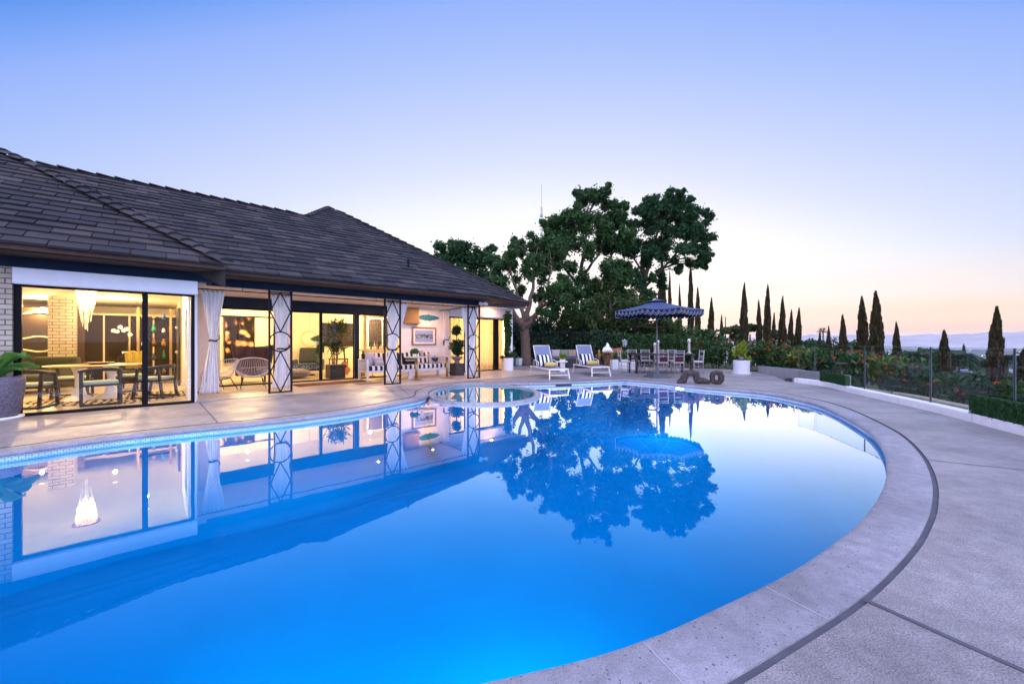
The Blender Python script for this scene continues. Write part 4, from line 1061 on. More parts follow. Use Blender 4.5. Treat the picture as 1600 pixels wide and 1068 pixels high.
for s in (-1,1): b.bar((s*.6,-.02,1.30),(s*.6,-.02,1.98),.05,.03,(0,1,0)); b.bar((s*.6,-.02,.55),(s*.6,-.02,1.08),.05,.03,(0,1,0))
b.build('moulding', mat('cream_gilt', (.80,.66,.44), .4), t)
t = ht('club_chair', 'low dark green club chair behind the dining table on the left', 'armchair', hu(66,15.0), 15.0, .013, R(150))
mg = cloth_mat('bottle_green', (.05,.055,.035), 0)
b = MB(); b.cushion(-.42,.42,-.4,.42,.12,.44,.06); b.build('seat', mg, t, smooth=True); b = MB(); b.cushion(-.45,.45,-.52,-.3,.12,.86,.08); b.build('backrest', mg, t, smooth=True)
for s in (-1,1): b = MB(); b.cushion(s*.45-.1,s*.45+.1,-.45,.42,.12,.62,.06); b.build('armrest', mg, t, smooth=True)
for x in (-.38,.38):
    for y in (-.4,.36): b = MB(); b.cyl((x,y,0),(x,y,.13),.022,.03); b.build('leg', m_dark, t)
t = ht('side_chair', 'dark chair draped with a yellow throw behind the dining table', 'chair', hu(204,14.6), 14.6, .013, R(160))
b = MB(); b.cushion(-.26,.26,-.26,.26,.42,.48,.025); b.build('seat', m_dark, t)
for x in (-.24,.24):
    for y in (-.24,.24): b = MB(); b.cyl((x,y,0),(x,y,.44 if y > 0 else .95),.02,.022,8); b.build('leg', m_dark, t)
b = MB(); b.bar((-.24,-.24,.93),(.24,-.24,.93),.05,.04); b.build('back_rail', m_dark, t)
b = MB(); b.grid(lambda a, c: ((a-.5)*.46*(1-.35*abs(c-.5)), -.24 + (.04 if c < .5 else -.05) + .02*math.sin(a*18), .52 + .46*math.sin(math.pi*c)**.6*(1+.05*math.sin(a*12))), 24, 20); b.build('throw', cloth_mat('mustard', (.55,.42,.08), .1), t, smooth=True, solid=.006)
t = ht('orchid', 'white orchid against the dark glazing of the dining room', 'plant', hu(199,16.6), 16.6, .013)
b = MB(); b.lathe([(0,0),(.2,0),(.2,.8),(0,.8)], 20); b.build('stand', m_dark, t); b = MB(); b.lathe([(0,.8),(.09,.8),(.12,.95),(0,.95)], 18); b.build('pot', m_white, t, smooth=True)
b = MB(); b.tube([(0,0,.95),(.03,0,1.3),(.0,0,1.55),(-.12,0,1.66),(-.28,0,1.62)], .008, 6); b.build('stem', mat('stem_green', (.06,.12,.03), .6), t)
b = MB()
for k in range(6):
    c = Vector((.06 - .07*k, -.03 - .02*(k%2), 1.50 + .13*math.sin(k*.6) + (.05 if k % 2 else -.04)))
    for j in range(5): a = j*1.257; b.ell(c + Vector((.034*math.cos(a),0,.034*math.sin(a))), (.024,.008,.024), 8)
b.build('flower', m_white, t, smooth=True)
# display shelf and dark door on the right of the dining room
t = ht('display_shelf', 'brass display shelves with ornaments seen through the narrow dining room pane', 'shelves', hu(246,16.0), 16.0, .013)
for x in (-.42,.30):
    b = MB(); b.box(x-.03,x+.03,-.16,-.12,0,2.25); b.box(x-.02,x+.02,.12,.16,0,2.25); b.build('upright', m_brass, t)
for z in (.25,.7,1.1,1.5,1.9):
    b = MB(); b.box(-.42,.30,-.15,.15,z,z+.02); b.build('shelf', m_black, t)
cols = [mat('ornament_jade', (.03,.25,.16), .2), m_white, m_brass, mat('ornament_amber', (.5,.25,.06), .3), mat('ornament_blue', (.06,.14,.25), .3)]
for i, z in enumerate((.27,.72,1.12,1.52,1.92)):
    for j in range(3):
        rr = rnd.uniform(.04,.08); hh = rnd.uniform(.12,.28); b = MB(); xx = -.3 + .22*j
        b.lathe([(0,z),(rr*.7,z),(rr,z+hh*.4),(rr*.4,z+hh*.8),(rr*.5,z+hh)], 14, (xx,0))
        o = b.build('ornament', cols[(i*3+j) % 5], t, smooth=True)
t = ht('inner_door', 'tall dark door with two round knobs beside the display shelves', 'door', .42, 15.0, .013)
b = MB(); b.box(0,.05,-.35,.4,0,2.2); b.build('leaf', mat('slate_door', (.018,.017,.02), .35), t)
for z in (.95,1.65): b = MB(); b.ell((-.03,.0,z),(.035,.035,.035)); b.build('knob', m_white, t, smooth=True)

# ------------------------------------------------------------------ living room
vA = 14.55
t = ht('wing_chair', 'purple wing chair just inside the glass behind the string chair', 'armchair', hu(396,vA), vA, .013, R(172))
mp = cloth_mat('plum_velvet', (.055,.03,.065), 0)
b = MB(); b.cushion(-.36,.36,-.3,.4,.22,.46,.06); b.build('seat', mp, t, smooth=True)
b = MB(); b.grid(lambda a, c: ((a-.5)*(.86+.22*c), -.34 - .10*c + .30*(abs(a-.5)*2)**2.4, .40 + c*(.68 + .06*(abs(a-.5)*2)**2)), 18, 10); b.build('wing_back', mp, t, smooth=True, solid=.09)
for s in (-1,1): b = MB(); b.cushion(s*.40-.06,s*.40+.06,-.3,.36,.22,.62,.05); b.build('armrest', mp, t, smooth=True)
for x in (-.3,.3):
    for y in (-.28,.3): b = MB(); b.cyl((x,y,0),(x,y,.24),.016,.02); b.build('leg', m_dark, t)
m, nt, p = new_mat('floral_canvas'); v = coords(nt)
vo = nd(nt, 'ShaderNodeTexVoronoi', Scale=4.2); vo.feature = 'SMOOTH_F1'; nt.links.new(v, vo.inputs['Vector'])
ptl = mth(nt, 'ADD', vo.outputs['Distance'], mth(nt, 'MULTIPLY', noise_tex(nt, v, 7, 5), .35))
nt.links.new(ramp(nt, ptl, [(.30, (.62,.38,.22)), (.42, (.38,.18,.09)), (.50, (.06,.03,.02)), (.6, (.010,.008,.008))]), p.inputs['Base Color']); p.inputs['Roughness'].default_value = .9; p.inputs['Specular IOR Level'].default_value = .05
vB = 16.8; w0, w1 = hu(352,vB), hu(396,vB)
t = ht('flower_painting', 'large dark painting of peach blooms behind the wing chair', 'painting', (w0+w1)/2, vB, 1.35)
b = MB(); b.box(-(w1-w0)/2,(w1-w0)/2,-.03,.0,-.78,.78); b.build('canvas', m, t)
b = MB(); hw_ = (w1-w0)/2
b.box(-hw_-.03,hw_+.03,-.04,.02,.78,.82); b.box(-hw_-.03,hw_+.03,-.04,.02,-.82,-.78); b.box(-hw_-.03,-hw_,-.04,.02,-.78,.78); b.box(hw_,hw_+.03,-.04,.02,-.78,.78); b.build('frame', m_black, t)
t = ht('room_divider', 'cream partition with a thin black rail behind the wing chair', 'partition', (w0+w1)/2, vB+.06)
b = MB(); b.box(-1.6,1.5,0,.08,.013,ZC-.002); b.build('panel', m_in, t); b = MB(); b.box(-1.6,1.5,-.04,-.005,2.12,2.17); b.build('rail', m_black, t)
vL = 16.2
t = ht('lounge_chair', 'charcoal lounge chair under the hanging hoop in the living room', 'armchair', hu(480,vL), vL, .013, R(-25))
mc = cloth_mat('charcoal_cloth', (.045,.05,.055), 0)
b = MB(); b.cushion(-.4,.4,-.42,.36,.18,.44,.07); b.build('seat', mc, t, smooth=True); b = MB(); b.cushion(-.36,.36,-.1,.12,.0,.62,.09,T(0,.36,.42,rx=R(-18))); b.build('backrest', mc, t, smooth=True)
for s in (-1,1): b = MB(); b.cushion(s*.46-.08,s*.46+.08,-.4,.4,.18,.58,.05); b.build('armrest', mc, t, smooth=True)
b = MB(); b.lathe([(0,0),(.28,0),(.28,.03),(.04,.05),(.04,.2)], 20); b.build('swivel_base', m_black, t)
vP = 15.0
t = ht('floor_pouf', 'taupe floor cushion beside the charcoal lounge chair', 'pouf', hu(462,vP), vP, .013)
b = MB(); b.ell((0,0,.17),(.48,.42,.17)); b.build('cover', cloth_mat('taupe', (.20,.16,.13), 0), t, smooth=True)
t = ht('hanging_hoop', 'thin hoop hung from the living room ceiling above the lounge chair', 'ornament', hu(484,vL+.5), vL+.5, 1.36)
b = MB(); b.tube(circle(0,0,.30,36), .010, 7, True); b.build('hoop', m_brass, t, smooth=True); b = MB(); b.cyl((0,0,.30),(0,0,1.10),.004,n=6); b.build('cord', m_black, t)
vH = 15.2
t = ht('hanging_plant', 'trailing plant hanging beside the door mullion in the living room', 'plant', hu(497,vH), vH, 1.28)
b = MB(); b.lathe([(0,-.14),(.08,-.13),(.12,0),(.11,0),(0,-.03)], 18); b.build('pot', m_white, t, smooth=True); b = MB(); b.cyl((0,0,0),(0,0,1.16),.004,n=6); b.build('cord', m_black, t)
leaves(np.vstack([blob((0,0,.06),(.2,.2,.16),140,.3), blob((.05,-.05,-.3),(.14,.12,.38),170,.2)]), .07, m_leafA, 'foliage', t, 2.4, -.6)
vG = 14.3
t = ht('indoor_tree', 'tall indoor plant in a dark square planter behind the sliding door', 'plant', hu(524,vG), vG, .013)
b = MB(); b.box(-.25,.25,-.25,.25,0,.46); b.build('planter', mat('charcoal_planter', (.02,.02,.022), .5), t, bevel=.008)
b = MB()
for k in range(14):
    a = rnd.random()*6.28; r_ = rnd.uniform(.1,.42); h = rnd.uniform(.9,1.85); b.tube([(.05*math.cos(a),.05*math.sin(a),.44),(r_*.4*math.cos(a),r_*.4*math.sin(a),.44+h*.5),(r_*math.cos(a),r_*math.sin(a),.44+h*.85)], .010, 5)
b.build('stem', mat('twig_bark', (.07,.045,.03), .9), t)
leaves(np.vstack([blob((0,0,1.15),(.40,.30,.5),110,.3), blob((.1,0,1.75),(.46,.3,.32),120,.3)]), .06, m_leafB, 'foliage', t, 6.5, -.3)
t = ht('wall_screen', 'dark panel on the living room wall behind the tall indoor plant', 'screen', hu(529,16.9), 16.9, 1.55)
b = MB(); b.box(-.62,.62,-.04,0,-.45,.45); b.build('panel', mat('screen_black', (.030,.022,.016), .9, bmp=0, spec=.03), t); b = MB(); b.box(-.64,.64,0,.02,-.47,.47); b.build('backing', m_black, t)
t = ht('partition_wall', 'cream partition across the right half of the living room', 'partition', hu(529,16.9), 16.95)
b = MB(); b.box(-2.2,1.9,0,.08,.013,ZC-.002); b.build('panel', m_in, t)
vK = 15.1
t = ht('guitar', 'orange acoustic guitar leaning on a stand behind the sliding door', 'guitar', hu(540,vK), vK, .05, R(8))
mw_ = mat('spruce_orange', (.50,.17,.04), .3, var=.2, bmp=0); M_ = T(0,0,0,rx=R(-12))
b = MB()
ol = []
for k in range(40):
    a = 2*math.pi*k/40; z = .25 - .25*math.cos(a); w_ = (.19*math.sin(math.pi*min(1,z/.30))**.6 if z < .22 else .0)
    ol.append((math.sin(a)*(.20 if z < .24 else .145)*(1 - .30*math.exp(-((z-.29)/.06)**2)), z))
b.prism(ol, -.05, .05, M_ @ Matrix.Rotation(R(90),4,'X')); gb_ = b.build('body', mw_, t, bevel=.008)
b = MB(); b.box(-.025,.025,-.07,-.045,.46,.86,M_); nk_ = b.build('neck', m_dark, t); b = MB(); b.box(-.035,.035,-.07,-.045,.86,1.0,M_); b.build('headstock', m_dark, nk_)
b = MB(); b.lathe([(0,0),(.045,0),(.045,.003),(0,.003)], 18, M=M_ @ T(0,-.052,.30,rx=R(90))); b.build('sound_hole', m_black, gb_)
t = ht('side_table', 'small dark side table beside the guitar', 'side table', hu(529,vK+.3), vK+.3, .013)
b = MB(); b.box(-.3,.3,-.2,.2,.58,.62); b.build('top', m_dark, t)
for x in (-.27,.27):
    for y in (-.17,.17): b = MB(); b.box(x-.015,x+.015,y-.015,y+.015,0,.58); b.build('leg', m_dark, t)
# bar behind the third opening
vM = 14.5; cxb = hu(592,vM)
t = ht('bar_console', 'marble topped console with bottles seen past the striped sofa', 'console', cxb, vM, .013)
b = MB(); b.box(-.75,.75,-.22,.22,.92,.97); b.build('top', mat('marble', (.75,.70,.64), .2, var=.1), t, bevel=.006)
for x in (-.6,.6): b = MB(); b.tube([(x,0,.92),(x*.9,0,.6),(x*1.05,0,.3),(x,0,0)], [.05,.03,.06,.10], 12); b.build('leg', m_brass, t, smooth=True)
for k in range(8):
    h = rnd.uniform(.18,.32); xx = -.30 + .1*k; o = ht('bottle', 'glass bottle in the cluster on the bar console', 'bottle', cxb+xx, vM+rnd.uniform(-.08,.08), .983, 0, 'bottles on the bar console')
    b = MB(); b.lathe([(0,0),(.03,0),(.033,h*.55),(.012,h*.75),(.012,h),(0,h)], 14); b.build('glass_body', [mat('bottle_green_glass', (.05,.10,.04), .1, bmp=0), mat('bottle_clear_glass', (.7,.68,.6), .1, bmp=0), mat('bottle_amber_glass', (.4,.2,.05), .1, bmp=0)][k % 3], o, smooth=True)
    b = MB(); b.cyl((0,0,h),(0,0,h+.02),.014); b.build('stopper', m_black, o)
t = ht('table_lamp', 'lit table lamp low behind the arm of the striped sofa', 'lamp', cxb-.45, vM-.5, .013)
b = MB(); b.lathe([(0,0),(.1,0),(.1,.02),(.02,.04),(.02,.36)], 16); b.build('base', m_brass, t, smooth=True); b = MB(); b.lathe([(.09,.34),(.15,.34),(.11,.56)], 20); b.build('shade', emit_mat('lamp_shade_glow', (1.,.62,.28), 2.5), t, smooth=True, solid=.003)
t = ht('bar_mirror', 'dark framed wall opening above the bar console', 'mirror', hu(594,16.2), 16.2, 1.6)
b = MB(); b.box(-.5,.6,0,.03,-.55,.6); b.build('dark_glass', mat('night_glass', (.035,.026,.020), .65, var=.1, bmp=0, spec=.08), t)
b = MB(); b.box(-.56,-.5,-.02,.04,-.6,.66); b.box(.6,.66,-.02,.04,-.6,.66); b.box(-.5,.6,-.02,.04,.6,.66); b.box(-.5,.6,-.02,.04,-.6,-.55); b.box(.08,.11,-.02,.0,-.55,.6); b.build('frame', m_white, t)
# ------------------------------------------------------------------ sun loungers
m_alu = mat('lounger_white', (.70,.66,.64), .4, .1, var=.05, bmp=0)
m_sling = cloth_mat('sling_grey', (.22,.25,.36), .15)
def make_lounger(x, y, rot, label):
    """foot end at the origin, head towards +y"""
    t = thing('sun_lounger', label, 'sun lounger', (x, y), rot, 'sun loungers on the far deck'); W, L_ = .66, 1.30
    for s in (-1, 1):
        b = MB(); b.bar((s*W/2,-.02,.335),(s*W/2,1.92,.335),.035,.05); b.build('side_rail', m_alu, t, bevel=.006)
        b = MB(); b.bar((s*(W/2-.0),.03,.32),(s*(W/2+.03),-.05,0),.04,.045); b.build('leg', m_alu, t, bevel=.006)
        b = MB(); b.bar((s*W/2,1.80,.32),(s*(W/2+.02),1.90,0),.035,.035); b.build('leg', m_alu, t, bevel=.006)
        b = MB(); b.tube([(s*(W/2+.03),.98,.34),(s*(W/2+.03),.99,.52),(s*(W/2+.03),1.03,.545),(s*(W/2+.03),1.36,.60),(s*(W/2+.03),1.42,.585),(s*(W/2+.03),1.46,.34)], .018, 8); b.build('armrest', m_alu, t, smooth=True)
    b = MB(); b.bar((-W/2,0,.335),(W/2,0,.335),.045,.05); b.bar((-W/2,.02,.14),(W/2,.02,.14),.03,.03); b.bar((-W/2,1.9,.335),(W/2,1.9,.335),.04,.04); b.build('cross_rail', m_alu, t, bevel=.006)
    b = MB(); b.grid(lambda a, c: (-W/2+.02+(W-.04)*a, .02+1.24*c, .35 - .03*math.sin(math.pi*a)*math.sin(math.pi*c)), 10, 14); b.build('sling_seat', m_sling, t, smooth=True, solid=.006)
    Bk = T(0,1.24,.345,rx=R(62))
    b = MB(); b.grid(lambda a, c: (-W/2+.03+(W-.06)*a, .86*c, -.04*math.sin(math.pi*a)*math.sin(math.pi*c)), 10, 12, Bk); b.build('sling_back', m_sling, t, smooth=True, solid=.006)
    b = MB()
    for s in (-1, 1): b.cyl(Bk @ Vector((s*(W/2-.02),0,0)), Bk @ Vector((s*(W/2-.02),.88,0)), .018)
    b.cyl(Bk @ Vector((-W/2+.02,.87,0)), Bk @ Vector((W/2-.02,.87,0)), .016); b.build('back_frame', m_alu, t, smooth=True)
    b = MB(); b.cyl((0,1.75,.33), Bk @ Vector((0,.5,-.02)), .012); b.build('prop', m_alu, t)
    return t
m_ps = cloth_mat('pillow_stripe', (.80,.79,.80), 0, (.010,.016,.035), .15, 0, .5, .25)
m_bol = cloth_mat('bolster_yellow', (.62,.44,.13), 0)
def dress(t, lp, lb, px=-.05):
    M0 = Matrix.Translation(t.location) @ Matrix.Rotation(t.rotation_euler.z, 4, 'Z')
    p = M0 @ Vector((px, 1.17, .375)); a = thing('striped_pillow', lp, 'pillow', p, t.rotation_euler.z)
    b = MB(); b.pillow(.50,.46,.15, T(0,.06,.20,rx=R(-24))); b.build('cover', m_ps, a, smooth=True)
    p = M0 @ Vector((px+.13, .93, .36)); a = thing('bolster', lb, 'cushion', p, t.rotation_euler.z)
    b = MB(); b.tube([(-.22,0,.085),(-.215,0,.085),(-.2,0,.085),(0,0,.083),(.2,0,.085),(.215,0,.085),(.22,0,.085)], [.02,.06,.082,.088,.082,.06,.02], 16); b.build('cover', m_bol, a, smooth=True)
l1 = make_lounger(1.57, 13.28, R(17), 'grey sling sun lounger with white frame nearer the house'); dress(l1, 'navy and white striped pillow on the lounger nearer the house', 'yellow bolster on the lounger nearer the house')
l2 = make_lounger(3.22, 14.45, R(12), 'grey sling sun lounger with white frame farther from the house'); dress(l2, 'navy and white striped pillow on the lounger farther from the house', 'yellow bolster on the lounger farther from the house')
# ------------------------------------------------------------------ small things between and behind the loungers
x, y = gp(879, 580); t = thing('drum_stool', 'white round stool with a square green plant between the loungers', 'stool', (x, y))
b = MB(); b.lathe([(0,.0),(.13,0),(.12,.03),(.10,.2),(.12,.38),(.22,.40),(.22,.44),(0,.44)], 26); b.build('drum', m_white, t, smooth=False)
t = thing('square_plant', 'small clipped yellow green plant on the stool between the loungers', 'plant', (x, y, .44))
b = MB(); b.box(-.11,.11,-.11,.11,0,.10); b.build('pot', m_white, t, bevel=.008); leaves(np.random.default_rng(3).uniform((-.14,-.14,.08),(.14,.14,.30),(420,3)), .045, m_leafY, 'foliage', t)
x, y = gp(856, 571); t = thing('toy_chair', 'small pale blush chair partly hidden behind the nearer lounger', 'chair', (x, y), R(20))
b = MB(); b.cushion(-.25,.25,-.22,.22,.3,.4,.03); b.build('seat', cloth_mat('blush_cloth', (.55,.42,.40), 0), t, smooth=True); b = MB(); b.cushion(-.25,.25,.16,.24,.4,.78,.03); b.build('backrest', cloth_mat('blush_cloth', (.55,.42,.40), 0), t, smooth=True)
for sx in (-.2,.2):
    for sy in (-.18,.18): b = MB(); b.cyl((sx,sy,0),(sx,sy,.3),.018); b.build('leg', m_dark, t)
xb, yb = 2.75, 19.4; t = thing('garden_sofa', 'dark wicker garden sofa by the iron fence behind the loungers', 'sofa', (xb, yb), R(0))
md = mat('dark_wicker', (.022,.022,.030), .7, var=.4, scale=30, bmp=.6, bscale=60)
b = MB(); b.box(-.85,.85,-.38,.38,.06,.40); b.build('base', md, t, bevel=.02); b = MB(); b.box(-.85,.85,.28,.42,.40,.86); b.build('backrest', md, t, bevel=.02)
for s in (-1,1): b = MB(); b.box(s*.92-.08,s*.92+.08,-.4,.42,.0,.62); b.build('armrest', md, t, bevel=.02)
b = MB(); b.cushion(-.84,.84,-.38,.28,.40,.50,.04); b.build('seat_cushion', cloth_mat('slate_cloth', (.06,.065,.09), 0), t, smooth=True)
for dx, c, lb in ((-.62,(.40,.33,.32),'dusty pink cushion at the left end of the dark garden sofa'),(-.22,(.16,.19,.14),'moss green cushion left of centre on the dark garden sofa'),(.18,(.26,.20,.15),'brown cushion right of centre on the dark garden sofa'),(.60,(.22,.22,.16),'olive cushion at the right end of the dark garden sofa')):
    tt = thing('garden_cushion', lb, 'cushion', (xb+dx, yb-.05, .50)); b = MB(); b.pillow(.42,.40,.14, T(0,.08,.19,rx=R(-18))); b.build('cover', cloth_mat('cush%d' % int(c[0]*100), c, 0), tt, smooth=True)
# conch ornament on a driftwood stand
x, y = gp(949, 575.5); t = thing('driftwood_stand', 'tangled golden driftwood stand under the white shell ornament', 'stand', (x, y))
mdw = mat('driftwood', (.22,.11,.045), .7, var=.35, scale=20, bmp=.4); b = MB()
for k in range(11):
    a = k*2.4; r0, r1 = rnd.uniform(.1,.3), rnd.uniform(.02,.2); b.tube([(r0*math.cos(a),r0*math.sin(a),0),(.14*math.cos(a+1.2),.14*math.sin(a+1.2),.28),(.2*math.cos(a+2.2),.2*math.sin(a+2.2),.5),(r1*math.cos(a+3),r1*math.sin(a+3),.74)], [.03,.024,.02,.014], 6)
b.build('branches', mdw, t, smooth=True); b = MB(); b.lathe([(0,.72),(.2,.72),(.2,.745),(0,.745)], 20); b.build('top', mdw, t)
t = thing('shell_ornament', 'large white shell ornament on the driftwood stand', 'ornament', (x, y, .745))
b = MB(); b.tube([(-.25,0,.05),(-.2,0,.07),(-.12,0,.13),(0,0,.16),(.12,0,.12),(.2,0,.06),(.28,0,.05)], [.02,.075,.13,.155,.12,.06,.01], 14); b.tube([(-.02,0,.24),(.02,0,.33),(.0,0,.42),(-.03,0,.47)], [.12,.085,.045,.006], 12); b.build('shell', m_white, t, smooth=True)
b = MB(); b.ell((-.245,-.03,.06),(.022,.03,.022)); b.build('opening', m_black, t)
x, y = gp(936, 574.5); t = thing('bronze_figure', 'small golden figure ornament left of the driftwood stand', 'statue', (x, y))
b = MB(); b.lathe([(0,0),(.09,0),(.09,.05),(.03,.07),(.025,.35),(.06,.37),(0,.38)], 14); b.build('plinth', mdw, t)
b = MB(); b.tube([(0,0,.37),(0,0,.5),(.02,0,.62),(0,0,.72),(0,0,.80),(0,0,.88)], [.05,.07,.085,.06,.06,.03], 10); b.tube([(.08,0,.66),(.17,-.02,.62),(.19,-.05,.74)], .025, 6); b.tube([(-.08,0,.66),(-.16,-.02,.58),(-.12,-.08,.5)], .025, 6); b.build('body', mat('old_gold', (.30,.17,.05), .45, .4), t, smooth=True)
x, y = 5.05, 19.2; t = thing('butterfly_chair', 'rust orange butterfly chair behind the white shell ornament', 'chair', (x, y), R(15))
b = MB(); b.grid(lambda a, c: ((a-.5)*.72*(1 + .25*abs(c-.5)), .30*c*c + .1*c - .15, .36 + .62*c**1.6 + .16*(abs(a-.5)*2)**2*(1-c) - .05*math.sin(math.pi*a)), 14, 14); b.build('sling', cloth_mat('rust_cloth', (.26,.08,.04), 0), t, smooth=True, solid=.012)
for s in (-1,1): b = MB(); b.tube([(s*.38,.35,.98),(s*.02,0,.25),(-s*.32,-.25,.02)], .012, 6); b.tube([(s*.38,-.2,.55),(s*.3,.3,.02)], .012, 6); b.build('leg', m_iron, t)
x, y = gp(974, 576.3); t = thing('trough_planter', 'long white trough planter left of the outdoor dining set', 'planter', (x, y+.15), R(8))
b = MB(); b.box(-.55,.55,-.17,.17,0,.44); tg_ = b.build('trough', m_tub, t, bevel=.008); b = MB(); b.box(-.53,.53,-.15,.15,.441,.446); b.build('soil', m_soil, tg_)
pts = np.vstack([blob((rnd.uniform(-.45,.45),rnd.uniform(-.1,.1),.58),(.15,.12,rnd.uniform(.12,.3)), 110, .2) for k in range(9)]); leaves(pts, .06, m_leafA, 'foliage', t, 2.2, .5)
x, y = gp(978, 573); t = thing('garden_lantern', 'grey post lantern rising behind the long white trough planter', 'lantern', (x+.1, y+.6))
b = MB(); b.cyl((0,0,0),(0,0,1.0),.03); b.build('post', m_iron, t); b = MB(); b.box(-.11,.11,-.11,.11,1.0,1.3); b.lathe([(.18,1.3),(.02,1.4),(0,1.4)], 4); b.build('lantern_head', mat('lantern_grey', (.36,.38,.42), .5), t, bevel=.01)
# ------------------------------------------------------------------ outdoor dining set
TX, TY = 6.0, 16.15
t = thing('outdoor_table', 'long dark outdoor dining table under the blue umbrella', 'table', (TX, TY), R(2))
b = MB(); b.box(-1.2,1.2,-.48,.48,.735,.79); b.build('tabletop', mat('dark_table', (.035,.028,.032), .35, var=.25), t, bevel=.008)
for sx in (-1.1,1.1):
    for sy in (-.4,.4): b = MB(); b.lathe([(.035,0),(.05,.05),(.045,.3),(.06,.5),(.06,.735)], 12, (sx,sy)); b.build('leg', m_dark, t, smooth=True)
m_chv = mat('champagne_silver', (.44,.40,.40), .4, .35, var=.08, bmp=0); m_red = cloth_mat('maroon_seat', (.075,.016,.022), 0)
def chiavari(x, y, rot, label, first=[None]):
    if first[0] is not None: return dup(first[0], (x, y), rot, label)
    t = thing('dining_chair', label, 'chair', (x, y), rot, 'silver bamboo style chairs round the outdoor table')
    b = MB(); b.box(-.20,.20,-.20,.20,.425,.45); st_ = b.build('seat', m_chv, t, bevel=.006)
    b = MB(); b.cushion(-.19,.19,-.19,.19,.45,.49,.015); b.build('seat_pad', cloth_mat('ivory_pad', (.58,.54,.53), 0), st_, smooth=True)
    for sx in (-.185,.185):
        b = MB(); b.cyl((sx,.185,0),(sx,.185,.43),.013,.016); b.build('leg', m_chv, t, smooth=True)
        b = MB(); b.tube([(sx,-.19,0),(sx,-.185,.45),(sx,-.23,.93)], [.013,.016,.014], 8); b.build('leg', m_chv, t, smooth=True)
    b = MB()
    for z, yy in ((.60,-.197),(.70,-.207),(.83,-.219),(.91,-.228)): b.cyl((-.185,yy,z),(.185,yy,z),.010,n=7)
    for k in range(7): xx = -.15+.05*k; b.cyl((xx,-.219,.83),(xx,-.228,.91),.006,n=6)
    for k in range(5): xx = -.12+.06*k; b.cyl((xx,-.19,.46),(xx,-.207,.70),.006,n=6)
    br_ = b.build('back_rails', m_chv, t, smooth=True)
    b = MB()
    for z in (.16,.26):
        for s in (-1,1): b.cyl((s*.185,-.185,z),(s*.185,.185,z),.008,n=6); b.cyl((-.185,s*.185,z+.04),(.185,s*.185,z+.04),.008,n=6)
    b.build('stretcher', m_chv, t, smooth=True)
    b = MB(); b.box(-.15,.15,-.195,-.185,.50,.68,T(0,.012,0,rx=R(4)))
    b.build('back_pad', m_red, br_, bevel=.005); first[0] = t; return t
nm = ['leftmost', 'second from the left', 'third from the left', 'rightmost']
for k in range(4): chiavari(TX-.86+.57*k, TY+.68, R(180 + rnd.uniform(-4,4)), 'silver chair on the far side of the outdoor table, ' + nm[k])
for k, lb in enumerate(('silver chair on the near side of the outdoor table, just right of the umbrella pole','silver chair on the near side of the outdoor table, behind the stone arch')): chiavari(TX-.18+.62*k, TY-.62, R(rnd.uniform(-5,5)), lb)
chiavari(TX-1.42, TY+.05, R(-90), 'silver chair at the left end of the outdoor table'); chiavari(TX+1.45, TY-.05, R(92), 'silver chair at the right end of the outdoor table')
mcs = mat('pale_stone', (.52,.44,.38), .7, var=.15, scale=16)
for px, hh, lb in ((1022,.36,'shortest cream stone candlestick, left on the outdoor table'),(1027.5,.46,'cream stone candlestick beside the umbrella pole on the outdoor table'),(1076,.52,'tall cream stone candlestick on the right of the outdoor table')):
    xx = (px-800)/F*(TY-.1); t = thing('candlestick', lb, 'candlestick', (xx, TY-.1+rnd.uniform(-.1,.1), .79), 0, 'cream candlesticks on the outdoor table')
    b = MB(); b.lathe([(0,0),(.085,0),(.085,.03),(.05,.06),(.042,.09),(.050,hh*.5),(.042,hh-.09),(.06,hh-.05),(.075,hh-.03),(.075,hh),(0,hh)], 20); co_ = b.build('column', mcs, t, smooth=True)
    b = MB(); b.lathe([(0,hh),(.05,hh),(.05,hh+.07),(0,hh+.07)], 16); b.build('candle', m_white, co_)
# ------------------------------------------------------------------ umbrella
UX, UY = 5.13, 14.1
umb = thing('umbrella', 'blue octagonal umbrella with white scalloped piping over the outdoor table', 'umbrella', (UX, UY), R(8))
m_ub = cloth_mat('umbrella_blue', (.018,.050,.145), .1); m_ubd = cloth_mat('umbrella_valance', (.009,.018,.055), .08); m_pole = mat('umbrella_pole', (.16,.15,.17), .5, .4)
b = MB(); b.box(-.34,.34,-.34,.34,0,.05); b.box(-.26,.26,-.26,.26,.05,.10); b.lathe([(.2,.10),(.06,.16),(.045,.18),(.04,.38),(0,.38)], 20); b.build('base', mat('umbrella_base', (.10,.105,.13), .6), umb, bevel=.01)
b = MB(); b.cyl((0,0,.1),(0,0,2.76),.024); b.build('pole', m_pole, umb, smooth=True)
NU, RU, ZR, ZT = 8, 1.53, 2.335, 2.70
cor = [Vector((RU*math.cos(2*math.pi*k/NU - math.pi/2), RU*math.sin(2*math.pi*k/NU - math.pi/2), ZR)) for k in range(NU)]
b = MB(); ap = Vector((0,0,ZT))
for k in range(NU):
    p, q_ = cor[k], cor[(k+1) % NU]
    b.grid(lambda a, c: (lambda e: ap.lerp(e, .12+.88*c) - Vector((0,0,.05*math.sin(math.pi*a)*c + .035*math.sin(math.pi*c))))(p.lerp(q_, a)), 8, 8)
b.build('canopy', m_ub, umb, smooth=True, solid=.004)
b = MB()
for k in range(NU):
    p, q_ = cor[k]*.24, cor[(k+1) % NU]*.24; zc = 2.665
    b.grid(lambda a, c: (lambda e: Vector((e.x*c, e.y*c, ZT + .07 - .10*c)))(p.lerp(q_, a)), 4, 4)
b.build('vent_cap', m_ub, umb, smooth=True, solid=.004)
b = MB(); pp = MB(); NSC = 7
